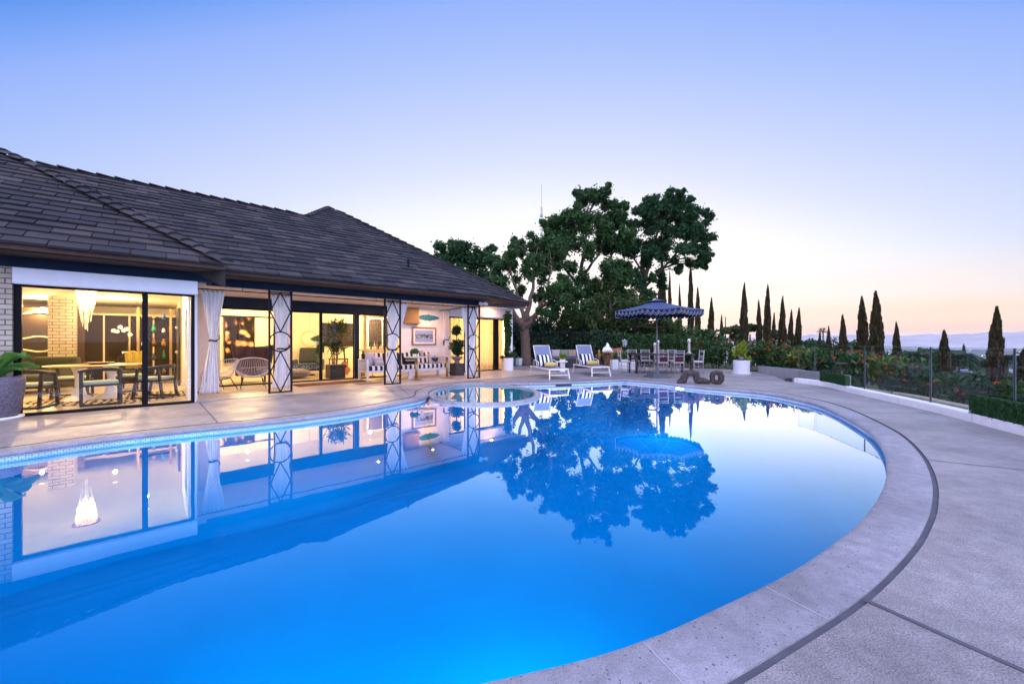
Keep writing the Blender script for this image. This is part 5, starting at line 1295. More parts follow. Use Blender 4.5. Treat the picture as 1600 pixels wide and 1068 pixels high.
for k in range(NU):
    p, q_ = cor[k], cor[(k+1) % NU]
    sag = lambda a: Vector((0,0,-.05*math.sin(math.pi*a)))
    dz = lambda a: .085 + .085*abs(math.sin(math.pi*a*NSC))**.7
    nrm = Vector(((p+q_).x, (p+q_).y, 0)).normalized()
    b.grid(lambda a, c: p.lerp(q_, a) + sag(a) - Vector((0,0,c*dz(a))) + nrm*(.012*math.sin(a*NSC*math.pi*2)*c), 70, 3)
    pp.tube([p.lerp(q_, a) + sag(a) - Vector((0,0,dz(a))) + nrm*.004 for a in np.linspace(0, 1, 85)], .0045, 5)
    for j in range(NSC):
        ar = np.linspace(0, 1, 9)
        pp.tube([p.lerp(q_, (j+x)/NSC) + sag((j+x)/NSC) - Vector((0,0,.02 + .10*math.sin(math.pi*x))) + nrm*.012 for x in ar], .0032, 5)
vl_ = b.build('valance', m_ubd, umb, solid=.004); pp.build('piping', mat('piping_white', (.58,.58,.60), .7, bmp=0), vl_)
for k in range(NU):
    b = MB(); b.cyl(Vector((0,0,ZT-.08)), cor[k] - Vector((0,0,.02)), .009, n=6); rb_ = b.build('rib', m_pole, umb)
    b = MB(); b.cyl(Vector((0,0,2.05)), cor[k]*.55 + Vector((0,0,(ZT-.05)*.45 - .02)), .007, n=6); b.build('strut', m_pole, rb_)
b = MB(); b.cyl((0,0,2.0),(0,0,2.1),.045); b.build('hub', m_pole, umb); b = MB(); b.ell((0,0,2.80),(.03,.03,.05)); b.build('finial', m_pole, umb, smooth=True)
# ------------------------------------------------------------------ stone sculpture at the pool edge
m_sc = mat('brown_stone', (.052,.034,.030), .85, var=.5, scale=7, bmp=1., bscale=16)
x, y = 5.55, 11.9; sc_ = thing('stone_sculpture', 'brown stone sculpture of an arch, a lump and a ring at the pool edge', 'sculpture', (x, y), R(-14))
sc_.scale = (.85,.85,.85)
def chunk(name, pts, r, flat=.8, closed=False, n=7):
    b = MB(); b.tube(pts, r, n, closed, flat=flat); o = b.build(name, m_sc, sc_); k = o.modifiers.new('s', 'SUBSURF'); k.subdivision_type = 'SIMPLE'; k.levels = k.render_levels = 2; k = o.modifiers.new('d', 'DISPLACE'); tx = bpy.data.textures.get('lump') or bpy.data.textures.new('lump', 'CLOUDS'); tx.noise_scale = .16; tx.noise_depth = 3; k.texture = tx; k.strength = .075; k.mid_level = .5; return o
chunk('arch', [(-.68,0,.05),(-.56,0,.07),(-.46,0,.10),(-.44,0,.24),(-.35,0,.36),(-.20,0,.385),(-.06,0,.34),(-.02,0,.2),(.0,0,.09),(.06,0,.08)], [.06,.10,.13,.135,.13,.13,.135,.13,.12,.07], .95)
chunk('lump', [(-.02,-.02,.09),(.12,-.02,.12),(.26,0,.10),(.38,0,.07)], [.10,.14,.13,.08])
chunk('ring', [(.47,0,.10),(.455,0,.25),(.49,0,.37),(.60,0,.41),(.70,0,.385),(.75,0,.27),(.745,0,.15),(.69,0,.085),(.58,0,.075)], [.125,.115,.115,.10,.125,.14,.14,.115,.10], closed=True)
# ------------------------------------------------------------------ round planter, right
x, y = gp(1158.5, 583.5); t = thing('tub_planter', 'round white tub with a yellow green shrub by the end of the glass fence', 'planter', (x, y))
b = MB(); b.lathe([(0,0),(.34,0),(.34,.05),(.29,.055),(.30,.52),(.285,.53),(.27,.52),(.27,.45),(0,.45)], 36); b.build('tub', m_tub, t, smooth=False)
b = MB(); b.ell((-.08,-.1,.58),(.11,.11,.12)); b.build('gazing_ball', mat('plum_glaze', (.10,.07,.10), .25), t, smooth=True)
leaves(np.vstack([blob((0,.05,.85),(.26,.24,.30), 420,.2), blob((.1,.05,1.1),(.16,.16,.2), 140,.2), blob((.3,0,.56),(.12,.1,.1),90,.2)]), .07, m_leafY, 'foliage', t, 2.6, .8)
x, y = gp(1098, 583); 
# ------------------------------------------------------------------ kerb, hedges and glass fence on the right
KL = smooth([(6.0,2.2),(6.35,3.9),(6.83,5.33),(7.55,7.2),(8.3,9.72),(8.76,11.1),(8.72,12.3)], 6)
KN = []
for i in range(len(KL)):
    a, b_ = Vector(KL[max(0,i-1)]), Vector(KL[min(len(KL)-1,i+1)]); d = (b_-a).normalized(); KN.append(Vector((d.y,-d.x)))
kb = MB(); prof_ = [(-.01,-.3),(-.01,.125),(.0,.135),(.17,.135),(.18,.125),(.18,-.6)]
vs_ = [(*(Vector(p)+q*k), z) for k, z in prof_ for p, q in zip(KL, KN)]; nk = len(KL)
kb.add(vs_, [(a*nk+i, a*nk+i+1, (a+1)*nk+i+1, (a+1)*nk+i) for a in range(len(prof_)-1) for i in range(nk-1)]); kb.add([vs_[a*nk+nk-1] for a in range(len(prof_))], [tuple(range(len(prof_)))])
m_kerb = mat('kerb_white', (.76,.74,.76), .7, var=.07, bmp=.2)
k_ = thing('kerb_wall', 'low white curved kerb wall along the right edge of the deck', 'low wall'); kb.build('wall', m_kerb, k_)
kj = MB()
for i in range(5, nk, 5):
    p = Vector(KL[i]) - KN[i]*.0125; d = Vector((-KN[i].y, KN[i].x))*.004; kj.add([(*(p-d),0),(*(p+d),0),(*(p+d),.13),(*(p-d),.13)], [(0,1,2,3)])
kj.build('joint', mat('joint_grey', (.25,.25,.28), .8), k_)
acc = [0]
for i in range(1, nk): acc.append(acc[-1] + (Vector(KL[i])-Vector(KL[i-1])).length)
def kat(s):
    i = max(1, next((j for j in range(nk) if acc[j] >= s), nk-1)); f = (s-acc[i-1])/(acc[i]-acc[i-1]); p = Vector(KL[i-1]).lerp(Vector(KL[i]), f); q = KN[i-1].lerp(KN[i], f).normalized(); return p, q
def s_px(px):          # arc length where the kerb passes the given photo column
    return min(np.linspace(0, acc[-1], 800), key=lambda s: abs(800 + F*(kat(s)[0] + kat(s)[1]*.13).x/(kat(s)[0] + kat(s)[1]*.13).y - px))
m_fg = pane_mat('fence_glass', (.80,.88,.87), 1.5); m_edge = mat('glass_edge', (.10,.16,.16), .2, bmp=0); m_post = mat('fence_steel', (.012,.016,.024), .6, .0, bmp=0)
cuts = [s_px(p) for p in (1820,1585,1454,1351,1274,1206)]
wh = ['nearest the right edge of the photo', 'between the last two dark posts, above the near hedge block', 'directly right of the far hedge block', 'standing behind the far hedge block', 'farthest from the camera, by the round white tub']
for i in range(5):
    s0, s1 = cuts[i] + .02, cuts[i+1] - .02; g_ = thing('glass_fence', 'clear glass fence panel ' + wh[i], 'fence panel', (0,0,0), 0, 'glass panels of the pool fence')
    ss_ = np.linspace(s0, s1, 5); b = MB(); P_ = [kat(s) for s in (s0, s1)]
    a, c = P_[0][0] + P_[0][1]*.13, P_[1][0] + P_[1][1]*.13; nn_ = Vector(((c-a).y, -(c-a).x)).normalized()*.006
    b.add([(*(a),.135),(*(c),.135),(*(c),1.15),(*(a),1.15)], [(0,1,2,3)]); b.build('pane', m_fg, g_)
    b = MB(); b.bar((*a,1.152),(*c,1.152),.010,.005); b.bar((*a,.137),(*a,1.15),.009,.004,(1,0,0)); b.bar((*c,.137),(*c,1.15),.009,.004,(1,0,0)); b.build('edge', m_edge, g_)
for i, s in enumerate(cuts[1:4]):
    p, q_ = kat(s); p = p + q_*.13; b = MB(); b.box(-.009,.009,-.009,.009,.12,1.16, T(p.x,p.y,0,rz=math.atan2(q_.y,q_.x))); o = b.build('fence_post', m_post, None, bevel=.003)
    tag(o, ['dark steel fence post rising behind the near hedge block', 'dark steel fence post midway along the glass fence', 'dark steel fence post right of the far hedge block'][i], 'post', 'posts of the glass fence')
m_hedge = leaf_mat('hedge_green', (.008,.035,.010), (.03,.10,.025), .15)
def hedge(px0, px1, h, lab):
    s0, s1 = s_px(px1), s_px(px0); cs = []
    t = thing('hedge_block', lab, 'hedge'); b = MB(); lo = []
    for s in np.linspace(s0, s1, 9):
        p, q_ = kat(s); lo.append((p + q_*.02, p + q_*.115))
    for i in range(8): b.add([(*lo[i][0],.136),(*lo[i][1],.136),(*lo[i][1],.12+h),(*lo[i][0],.12+h),(*lo[i+1][0],.136),(*lo[i+1][1],.136),(*lo[i+1][1],.12+h),(*lo[i+1][0],.12+h)], [(0,1,2,3),(4,5,6,7),(0,4,7,3),(1,5,6,2),(3,2,6,7)])
    nL = int(5200*(s1-s0))
    for _ in range(nL):
        p, q_ = kat(rnd.uniform(s0, s1)); zz = .14 + (h-.03)*rnd.random()**.8; pp_ = p + q_*(rnd.uniform(-.004,.022) if rnd.random() < .7 else rnd.uniform(.0,.12)); cs.append((pp_.x, pp_.y, zz))
    leaves(cs, .016, m_hedge, 'foliage', t, 4.2, 3.0, b)
hedge(1532, 1680, .30, 'clipped green hedge block on the kerb at the right edge'); hedge(1288, 1329, .27, 'clipped green hedge block on the kerb in front of the far glass panels')
t = thing('retaining_wall', 'low grey garden wall between the round white tub and the far hedge block', 'low wall')
b = MB(); q_ = [gp(1178,584), gp(1232,592), gp(1300,604)]; 
for a, c in zip(q_[:-1], q_[1:]): b.bar((a[0]+.55,a[1]+.5,.04),(c[0]+.75,c[1]+.35,.04),.15,.50)
b.build('wall', mat('grey_block', (.30,.29,.31), .8, var=.1, bmp=.4), t)
# the lane below the fence
ro = MB(); kb2 = MB()
LN = [(p + q*.30, p + q*1.75, p + q*2.0) for p, q in ((Vector(a), b_) for a, b_ in zip(KL, KN))]
ro.add([(*a[0],-.34) for a in LN] + [(*a[1],-.34) for a in LN], [(i,i+1,nk+i+1,nk+i) for i in range(nk-1)]); struct(ro.build('lane', mat('asphalt', (.045,.047,.055), .85, var=.25, scale=20, bmp=.5, bscale=120)))
kp = [(1.75,-.36),(1.75,-.16),(1.78,-.14),(1.98,-.14),(2.0,-.16),(2.0,-.5)]
kb2.add([(*(Vector(p)+q*k), z) for k, z in kp for p, q in zip(KL, KN)], [(a*nk+i, a*nk+i+1, (a+1)*nk+i+1, (a+1)*nk+i) for a in range(len(kp)-1) for i in range(nk-1)])
tag(kb2.build('stone_curb', mat('tan_stone', (.36,.28,.19), .8, var=.2, scale=10, bmp=.4)), 'tan stone curb along the lane beyond the glass fence', 'curb')
# iron garden fence behind the loungers
t = thing('iron_fence', 'dark iron garden fence among the trees behind the loungers', 'fence')
b = MB(); fp = [(-.6,22.6),(1.8,22.4),(4.0,22.2)]
for (x0,y0),(x1,y1) in zip(fp[:-1], fp[1:]):
    b.bar((x0,y0,1.75),(x1,y1,1.75),.03,.03); b.bar((x0,y0,.15),(x1,y1,.15),.03,.03); k = int(math.hypot(x1-x0,y1-y0)/.11)
    for j in range(k): xx, yy = x0+(x1-x0)*j/k, y0+(y1-y0)*j/k; b.cyl((xx,yy,.02),(xx,yy,1.9),.010,n=5)
b.build('pickets', m_iron, t)
for x0, y0 in fp: b = MB(); b.box(x0-.04,x0+.04,y0-.04,y0+.04,0,2.0); b.build('post', m_iron, t)
# radio mast far behind
t = thing('radio_mast', 'thin lattice radio mast rising behind the trees', 'mast', pt(846,520,150)[:2] + (0,)); zt_ = pt(846,288,150)[2]
b = MB()
for a in range(3): c_, s_ = .28*math.cos(a*2.094), .28*math.sin(a*2.094); b.cyl((c_,s_,-5),(c_,s_,zt_*.86),.06,n=5)
for k in range(34):
    z0 = k*zt_*.86/34; a = k*2.094; b.cyl((.28*math.cos(a),.28*math.sin(a),z0),(.28*math.cos(a+2.094),.28*math.sin(a+2.094),z0+1.5),.04,n=4)
b.build('lattice', m_iron, t); b = MB(); b.cyl((0,0,zt_*.86),(0,0,zt_),.05,n=5); b.build('antenna', m_iron, t)
for z0 in (.62,.68,.74,.80): b = MB(); b.box(-.5,.5,-.5,.5,zt_*z0,zt_*z0+.8); b.build('dish', mat('lantern_grey', (.36,.38,.42), .5), t)
# ------------------------------------------------------------------ trees
m_barkT = mat('bark_tan', (.145,.09,.062), .9, var=.35, scale=10, bmp=.8, bscale=30); m_barkD = mat('bark_dark', (.055,.040,.032), .95, var=.35, scale=8, bmp=.8, bscale=26)
m_tl1 = leaf_mat('tree_leaf', (.010,.040,.012), (.085,.185,.048), .4); m_tl2 = leaf_mat('tree_leaf_blue', (.007,.036,.012), (.060,.155,.050), .4); m_tl3 = leaf_mat('tree_leaf_olive', (.018,.042,.010), (.080,.125,.028), .3)
def tree(name, label, base, Y, trunk, blobs, m_l, m_b, n=520, size=.17, depth=1.2, wander=.5, thick=.62):
    """trunk: list of (px,py,radius px); blobs: (px,py,r px)"""
    k = Y/F; bx, by, bz = pt(base[0], base[1], Y); gz = land(bx, by) if not (by < 19.4) else 0
    t = thing(name, label, 'tree', (bx, by, bz)); loc = Vector((bx, by, bz)); rel = lambda px, py, y=Y: Vector(pt(px, py, y)) - loc
    ex = []                                            # fill the gaps between neighbouring clumps
    for i, (x0, y0, r0) in enumerate(blobs):
        for x1, y1, r1 in blobs[i+1:]:
            if math.hypot(x1-x0, y1-y0) < 34 and rnd.random() < .34: ex.append(((x0+x1)/2 + rnd.gauss(0,4), (y0+y1)/2 + rnd.gauss(0,4), min(r0, r1)*.85))
    blobs = list(blobs) + ex[:26]
    cs = []; tips = []
    for px, py, r in blobs:
        yy = Y + rnd.uniform(-depth, depth); c = rel(px, py, yy); rr = r*k; tips.append(c)
        r *= 1.1; n2 = int(n*3.6); m_ = 3 + int(r/6)
        for _ in range(m_):                                         # each clump is several smaller sprays
            d = Vector((rnd.gauss(0,1), rnd.gauss(0,1), rnd.gauss(0,.9))).normalized()*rr*rnd.uniform(.25,.95)
            cs.append(blob(c + d, (rr*.52,)*3, int(n2/m_), .1))
        ds = rng.normal(size=(int(n*.07),3)); cs.append(np.asarray(c) + ds*rr*.5)
    leaves(np.vstack(cs), size*.74, m_l, 'crown', t, 1.9)
    b = MB(); mains = []
    for path in trunk:
        pts = [rel(px, py, Y + (0 if i == 0 else rnd.uniform(-wander, wander)*.5)) for i, (px, py, r) in enumerate(path)]
        if path is trunk[0]: pts[0].z = min(pts[0].z, gz - bz - .1) if by > 19.4 else -.02 + (0 - bz) if False else pts[0].z
        sm = []; rs = []
        for i in range(len(pts)-1):
            for j in range(4): f = j/4; sm.append(pts[i].lerp(pts[i+1], f) + Vector((rnd.gauss(0,.02),rnd.gauss(0,.02),0))); rs.append((path[i][2]*(1-f)+path[i+1][2]*f)*k*thick)
        sm.append(pts[-1]); rs.append(path[-1][2]*k*thick); b.tube(sm, rs, 9); mains += list(zip(sm, rs))[3:]
    for c in tips:
        p, r = min(mains, key=lambda q: (q[0]-c).length + (2 if q[0].z > c.z else 0)); L_ = (c-p).length
        if L_ > .15:
            mid = p.lerp(c, .5) + Vector((rnd.gauss(0,.08)*L_, rnd.gauss(0,.08)*L_, .10*L_)); q_ = [p, p.lerp(mid,.5) + Vector((0,0,.04*L_)), mid, mid.lerp(c,.55), c]
            r0 = min(r*.7, .035 + .02*L_); b.tube(q_, [r0, r0*.8, r0*.6, r0*.4, r0*.15], 6)
            for _ in range(3):
                s_ = q_[3].lerp(c, rnd.random()); e_ = c + Vector((rnd.uniform(-1,1),rnd.uniform(-1,1),rnd.uniform(-1,1)))*.38; b.tube([s_, s_.lerp(e_,.5)+Vector((0,0,.05)), e_], [.02,.014,.006], 5)
    b.build('trunk', m_b, t, smooth=True); return t
tree('broadleaf_tree', 'dark rounded tree showing above the right slope of the roof', (735,545), 31, [[(735,560,6),(735,480,5),(732,430,3)],[(735,490,4),(765,440,2)],[(735,480,4),(702,420,2)]],
     [(690,390,13),(710,388,16),(733,398,18),(755,405,18),(770,408,15),(700,408,16),(722,424,20),(748,432,20),(774,440,18),(786,462,16),(742,455,20),(690,404,12),(768,388,9),(708,380,10)], m_tl2, m_barkD, 420, .20)
tree('branching_tree', 'tree with a thick tan trunk forking low beside the corner of the house', (822,571), 21.4, [[(823,571,14),(821,545,12.5),(819,512,11.5),(812,500,9)],[(819,514,8),(800,485,6),(782,458,4),(765,430,2)],[(820,512,8),(826,480,6),(832,450,4),(835,410,2)],[(821,510,8),(845,480,5),(868,465,3.5),(890,455,2)],[(820,506,6),(812,470,4),(800,435,2)],[(838,488,4),(855,455,3),(862,415,1.5)]],
     [(778,412,14),(797,395,13),(812,388,14),(834,382,17),(858,372,15),(798,425,19),(826,418,20),(852,425,20),(878,436,17),(772,438,14),(846,462,14),(884,470,16),(872,398,16),(846,400,16),(866,455,14),(785,452,12),(805,380,8),(850,352,9),(898,452,14),(812,450,12),(770,462,14),(790,470,12),(868,485,14),(905,480,14),(850,490,10)], m_tl1, m_barkT, 440, .125)
tree('broadleaf_tree', 'tallest dark tree with two leaning trunks in the middle of the photo', (905,560), 25.5, [[(921,560,9),(912,515,8),(900,480,6),(905,440,5),(913,395,4),(917,340,2)],[(945,560,8),(938,500,6),(945,455,5),(955,400,3)],[(905,450,4),(880,415,3),(868,370,2)],[(912,430,4),(940,390,2)]],
     [(926,304,14),(912,312,14),(940,310,15),(955,318,14),(893,330,16),(880,345,15),(868,362,14),(905,345,20),(930,345,22),(955,345,20),(975,345,16),(865,388,18),(885,378,20),(910,392,20),(940,385,22),(968,380,18),(875,412,16),(905,428,18),(952,420,20),(975,415,16),(930,448,18),(960,452,20),(902,300,8),(952,296,8),(985,368,12),(860,345,10),(895,462,16),(925,470,18),(948,478,18),(985,430,16),(970,465,18),(915,500,16),(940,362,16),(890,360,14)], m_tl1, m_barkD, 470, .15)
tree('broadleaf_tree', 'wide dark tree leaning right above the blue umbrella', (1000,560), 26.5, [[(1003,560,8),(1000,500,7),(1006,440,6),(1020,390,4),(1032,345,2)],[(1006,450,4),(1035,420,3),(1062,390,2.5),(1085,355,1.5)],[(1006,430,3),(985,395,2)]],
     [(1003,330,14),(1018,320,14),(1035,322,14),(1056,312,14),(1072,316,14),(1088,332,16),(1102,352,14),(1106,372,12),(1060,336,20),(1035,345,20),(1010,352,18),(992,352,14),(1080,360,20),(1050,372,20),(1022,382,18),(1000,380,16),(1092,385,15),(1068,396,16),(1040,405,16),(1008,408,14),(1098,402,9),(1086,412,9),(1060,420,9),(1048,303,8),(1066,302,7),(1110,340,8),(985,395,14),(1028,425,9),(1110,398,5),(1100,418,5),(1000,440,15),(1012,462,13),(1035,440,12),(1028,350,16),(1068,350,16),(985,425,14)], m_tl2, m_barkD, 420, .145)
tree('olive_tree', 'bushy olive green tree in the shade behind the umbrella', (965,560), 23.5, [[(965,566,7),(962,520,6),(955,490,3)],[(962,520,4),(985,480,2)],[(962,525,4),(930,490,2)]],
     [(908,492,18),(928,478,20),(952,470,20),(975,478,20),(992,466,18),(938,505,20),(965,505,20),(990,498,18),(912,515,16),(1002,488,15),(945,448,14),(1012,512,14),(885,500,14),(1040,500,12),(1055,512,12)], m_tl3, m_barkD, 430, .14)
# ------------------------------------------------------------------ cypresses
m_cy = leaf_mat('cypress_leaf', (.016,.016,.005), (.085,.062,.018), .3)  # brown leaf colour carries the warm glow of the sun behind the trees
m_cyb = mat('cypress_bark', (.06,.045,.035), .95)
def cyp_mesh(seed, H=1.0):
    r_ = np.random.default_rng(seed); n = 3600
    t = r_.random(n)**.9; prof = lambda q: np.interp(q, [0,.04,.15,.35,.6,.8,.93,1], [.62,.85,1.,.97,.80,.52,.24,.03])
    a = r_.random(n)*2*np.pi; wob = 1 + .16*np.sin(a*3 + t*21 + seed) + .10*np.sin(a*5 - t*33); rr = prof(t)*(.66 + .52*r_.random(n))*wob*.5
    cen = np.stack([rr*np.cos(a) + .10*np.sin(t*3+seed)*t, rr*np.sin(a), t], 1)
    d = np.stack([np.cos(a)*.35, np.sin(a)*.35, np.full(n,1.)], 1) + r_.normal(size=(n,3))*.25
    return cen, d
def cypress_proto(seed):
    cen, d = cyp_mesh(seed)
    # unit height and width; leaf sprays stay upright
    n = len(cen); d[:,:2] *= 3.0
    L_ = .020*(0.6 + rng.random((n,1))); b_ = rng.normal(size=(n,3)); b_[:,2] *= .1; b_ /= np.linalg.norm(b_, axis=1)[:,None]
    v = np.stack([cen - d*L_, cen + b_*.075, cen + d*L_*1.5, cen - b_*.075], 1).reshape(-1,3)
    V = v.tolist(); Fc = np.arange(n*4).reshape(n,4).tolist(); k = len(V); q = 10
    for i, (tt, pr_) in enumerate(((0,.4),(.05,.62),(.2,.72),(.45,.66),(.7,.48),(.9,.22),(.985,.02))):
        V += [(pr_*.5*math.cos(6.283*j/q) + .10*math.sin(tt*3+seed)*tt, pr_*.5*math.sin(6.283*j/q), tt) for j in range(q)]
        if i: Fc += [[k+(i-1)*q+j, k+(i-1)*q+(j+1)%q, k+i*q+(j+1)%q, k+i*q+j] for j in range(q)]
    me = bpy.data.meshes.new('crown'); me.from_pydata(V, [], Fc); me.update(); me.materials.append(m_cy); return me
CYM = [cypress_proto(s) for s in (1, 2, 3, 4)]
tm = MB(); tm.cyl((0,0,-.12),(0,0,.3),.10,.06); 
def cypress(px, top, wpx, label, wid=1.15, Y=None, i=[0]):
    Y = Y or F*wid/wpx; x, y, zt = pt(px, top, Y); zb = land(x, y) - .05
    if zb > zt - 2: zb = zt - 3
    h = zt - zb; t = thing('cypress_tree', label, 'tree', (x, y, zb), rnd.random()*6.28, 'slim cypress trees along the hillside')
    o = bpy.data.objects.new('crown', CYM[i[0] % 4]); C.objects.link(o); o.parent = t; w_ = wpx*Y/F*.80; o.scale = (w_, w_, h*.97); o.location = (0,0,h*.03); t.rotation_euler = (rnd.gauss(0,.012), rnd.gauss(0,.012), t.rotation_euler.z)
    b = MB(); b.cyl((0,0,-.1),(0,0,h*.3),w_*.14,w_*.1,8); b.build('trunk', m_cyb, t); i[0] += 1
for a in [(1006,392,15,'thick cypress column rising through the right hand tree, left of the umbrella peak',1.3),(1035,408,14.5,'thick cypress column directly above the umbrella',1.3),
          (1047,427,7,'thin cypress just right of the thick column above the umbrella',.9),(1063,447,6.5,'shortest thin cypress showing over the right slope of the umbrella',.9),(1079,411,9.5,'tall cypress above the right edge of the umbrella, touching the tree crown',1.1),
          (1090,452,10,'cypress right behind the right tip of the umbrella',1.1),(1110,468,11,'lone cypress right of the umbrella',1.1),(1127,494,7.5,'short cypress left of the bare pole',1.0),(1141.5,511,4.5,'tiny cypress right of the bare pole',.9),(1119.5,517,2.5,'tiniest cypress tip between the lone cypress and the short one',.7),
          (1163,446,13,'tall cypress above the round white tub, sharp at the top',1.15),(1186.5,472,10,'cypress at the left of the tight cluster of three',1.1),(1198.5,449,12,'tallest cypress of the tight cluster of three',1.15),(1207,491,8,'short cypress at the right of the tight cluster of three',1.0),
          (1223,467,12,'cypress left of a pair above the far glass panel',1.15),(1234,487,10,'middle cypress above the far glass panel',1.1),(1246.5,484,11.5,'right hand cypress of the three above the far glass panel',1.1),
          (1279,519,8,'small cypress left of the fan palm',1.1),(1294.5,512,9,'small cypress right of the fan palm',1.1),(1319,495,13,'mid sized cypress left of the two tall ones',1.15),(1347,467,17,'left of the two tall cypresses behind the far hedge block',1.2),(1372,459,20,'tallest cypress behind the far hedge block',1.25),
          (1400,506,12.5,'slim cypress between the two tall ones and the palms',1.15),(1478,519,17.5,'mid sized cypress against the mountains behind the second dark fence post',1.2),(1507,540,10,'small dark cypress beside the feathery palm',1.1),(1554,483,20,'largest cypress, near the right edge of the photo',1.35,31),(1603,545,22,'cypress cut off by the right edge of the photo',1.3)]:
    cypress(*a)
# bare pole
x, y, z = pt(1133.5, 495, 60); t = thing('bare_pole', 'thin bare pole between two short cypresses', 'pole', (x, y, land(x,y))); b = MB(); b.cyl((0,0,0),(0,0,z-land(x,y)),.10,.06,6); b.build('pole', m_barkD, t)
# ------------------------------------------------------------------ palms
def palm(px, top, Y, cr, label, fan=False, grp='palms on the hillside'):
    x, y, zc = pt(px, top, Y); zb = land(x, y); t = thing('palm_tree', label, 'tree', (x, y, zb), 0, grp); h = zc - zb
    b = MB(); b.tube([(0,0,-.2),(.1,0,h*.5),(0,0,h)], [.2,.16,.14], 8); b.build('trunk', m_barkD, t, smooth=True)
    b = MB(); N_ = 26 if not fan else 40
    for k in range(N_):
        a = rnd.random()*6.28; e = rnd.uniform(-.5,1.2); L_ = cr*rnd.uniform(.8,1.1); d = Vector((math.cos(a)*math.cos(e), math.sin(a)*math.cos(e), math.sin(e))); s_ = Vector((-math.sin(a), math.cos(a), 0)); M_ = 9; dr = .65 if not fan else .12
        P_ = [d*L_*f - Vector((0,0,dr*L_*f*f)) + Vector((0,0,h)) for f in np.linspace(0,1,M_)]
        b.tube(P_, [.03]*(M_-1)+[.01], 4)
        for i in range(1 if not fan else M_-3, M_):
            for sg in (-1,1):
                for q_ in (.0,.5):
                    p = P_[i-1].lerp(P_[i], 1-q_); w_ = cr*(.30 if not fan else .18)*math.sin(math.pi*(.15+.8*i/M_)); e_ = p + s_*sg*w_ + d*w_*.55 - Vector((0,0,w_*.45)); n_ = d*.05*cr*.6
                    b.add([p - n_, p + n_, e_], [(0,1,2)])
    b.build('crown', leaf_mat('palm_leaf', (.012,.035,.016), (.05,.10,.045), .25), t)
palm(1286,518,95,1.3,'small round headed fan palm between two little cypresses',True); palm(1302,532,90,1.2,'low fan palm right of the little cypresses',True)
palm(1497,556,55,2.9,'feathery palm left of the largest cypress'); palm(1573,562,52,2.6,'feathery palm right of the largest cypress'); palm(1437,556,66,2.6,'feathery palm in the dark grove behind the second dark fence post')
# ------------------------------------------------------------------ shrubs and hedges
m_sh1 = leaf_mat('shrub_leaf', (.010,.036,.008), (.050,.120,.026), .3); m_sh2 = leaf_mat('shrub_dark', (.008,.028,.012), (.035,.085,.030), .3); m_sh3 = leaf_mat('shrub_lime', (.04,.07,.012), (.16,.22,.04), .3)
m_fl = leaf_mat('flower_orange', (.42,.05,.015), (.70,.15,.03), .35)
def shrub(px, ytop, ybot, wpx, Y, ml, label, flowers=0, n=1500, size=.085, cat='shrub', name='flowering_shrub'):
    if Y > 24: n, size = 3600, .15
    if not flowers: name = 'garden_shrub'
    k = Y/F; x, y, zb = pt(px, ybot, Y); g0 = land(x, y) if (x > edge_x(y) - .1 or y > 20) else 0.
    flowers = int(flowers*.75); zt = pt(px, ytop, Y)[2]; zb = min(zb, zt - .3); zb = max(min(zb, g0 + .1), g0 - .1); h = zt - zb; w_ = wpx*k/2
    t = thing(name, label, cat, (x, y, zb)); cs = []
    for i in range(9):
        a = rnd.random()*6.28; q = rnd.random()**.5*.7; cs.append(blob((w_*q*math.cos(a), w_*.75*q*math.sin(a), h*rnd.uniform(.35,.8)), (w_*.42, w_*.42, h*.26), n//9, .15))
    cs.append(np.stack([rng.normal(size=n//5)*w_*.45, rng.normal(size=n//5)*w_*.35, h*(.5 + .55*rng.random(n//5))], 1)); cs = np.vstack(cs); cs = cs[cs[:,2] > .02]
    leaves(cs, size, ml, 'foliage', t, 2.0, .25)
    b = MB()
    for i in range(7): a = i*.9; b.tube([(0.05*math.cos(a),.05*math.sin(a),-.1),(w_*.3*math.cos(a),w_*.25*math.sin(a),h*.4),(w_*.55*math.cos(a),w_*.45*math.sin(a),h*.8)], [.022,.016,.008], 5)
    b.build('stem', m_cyb, t)
    if flowers:
        fc = []
        for i in range(flowers):
            a = rnd.random()*6.28; q = rnd.random()**.5*.95; c = np.array([w_*q*math.cos(a), w_*.8*q*math.sin(a)-.1*w_, h*rnd.uniform(.62,1.08)]); fc.append(blob(c, (.06,.06,.045), 16, .2))
        leaves(np.vstack(fc), .036, m_fl, 'flowers', t, 1.3)
    return t
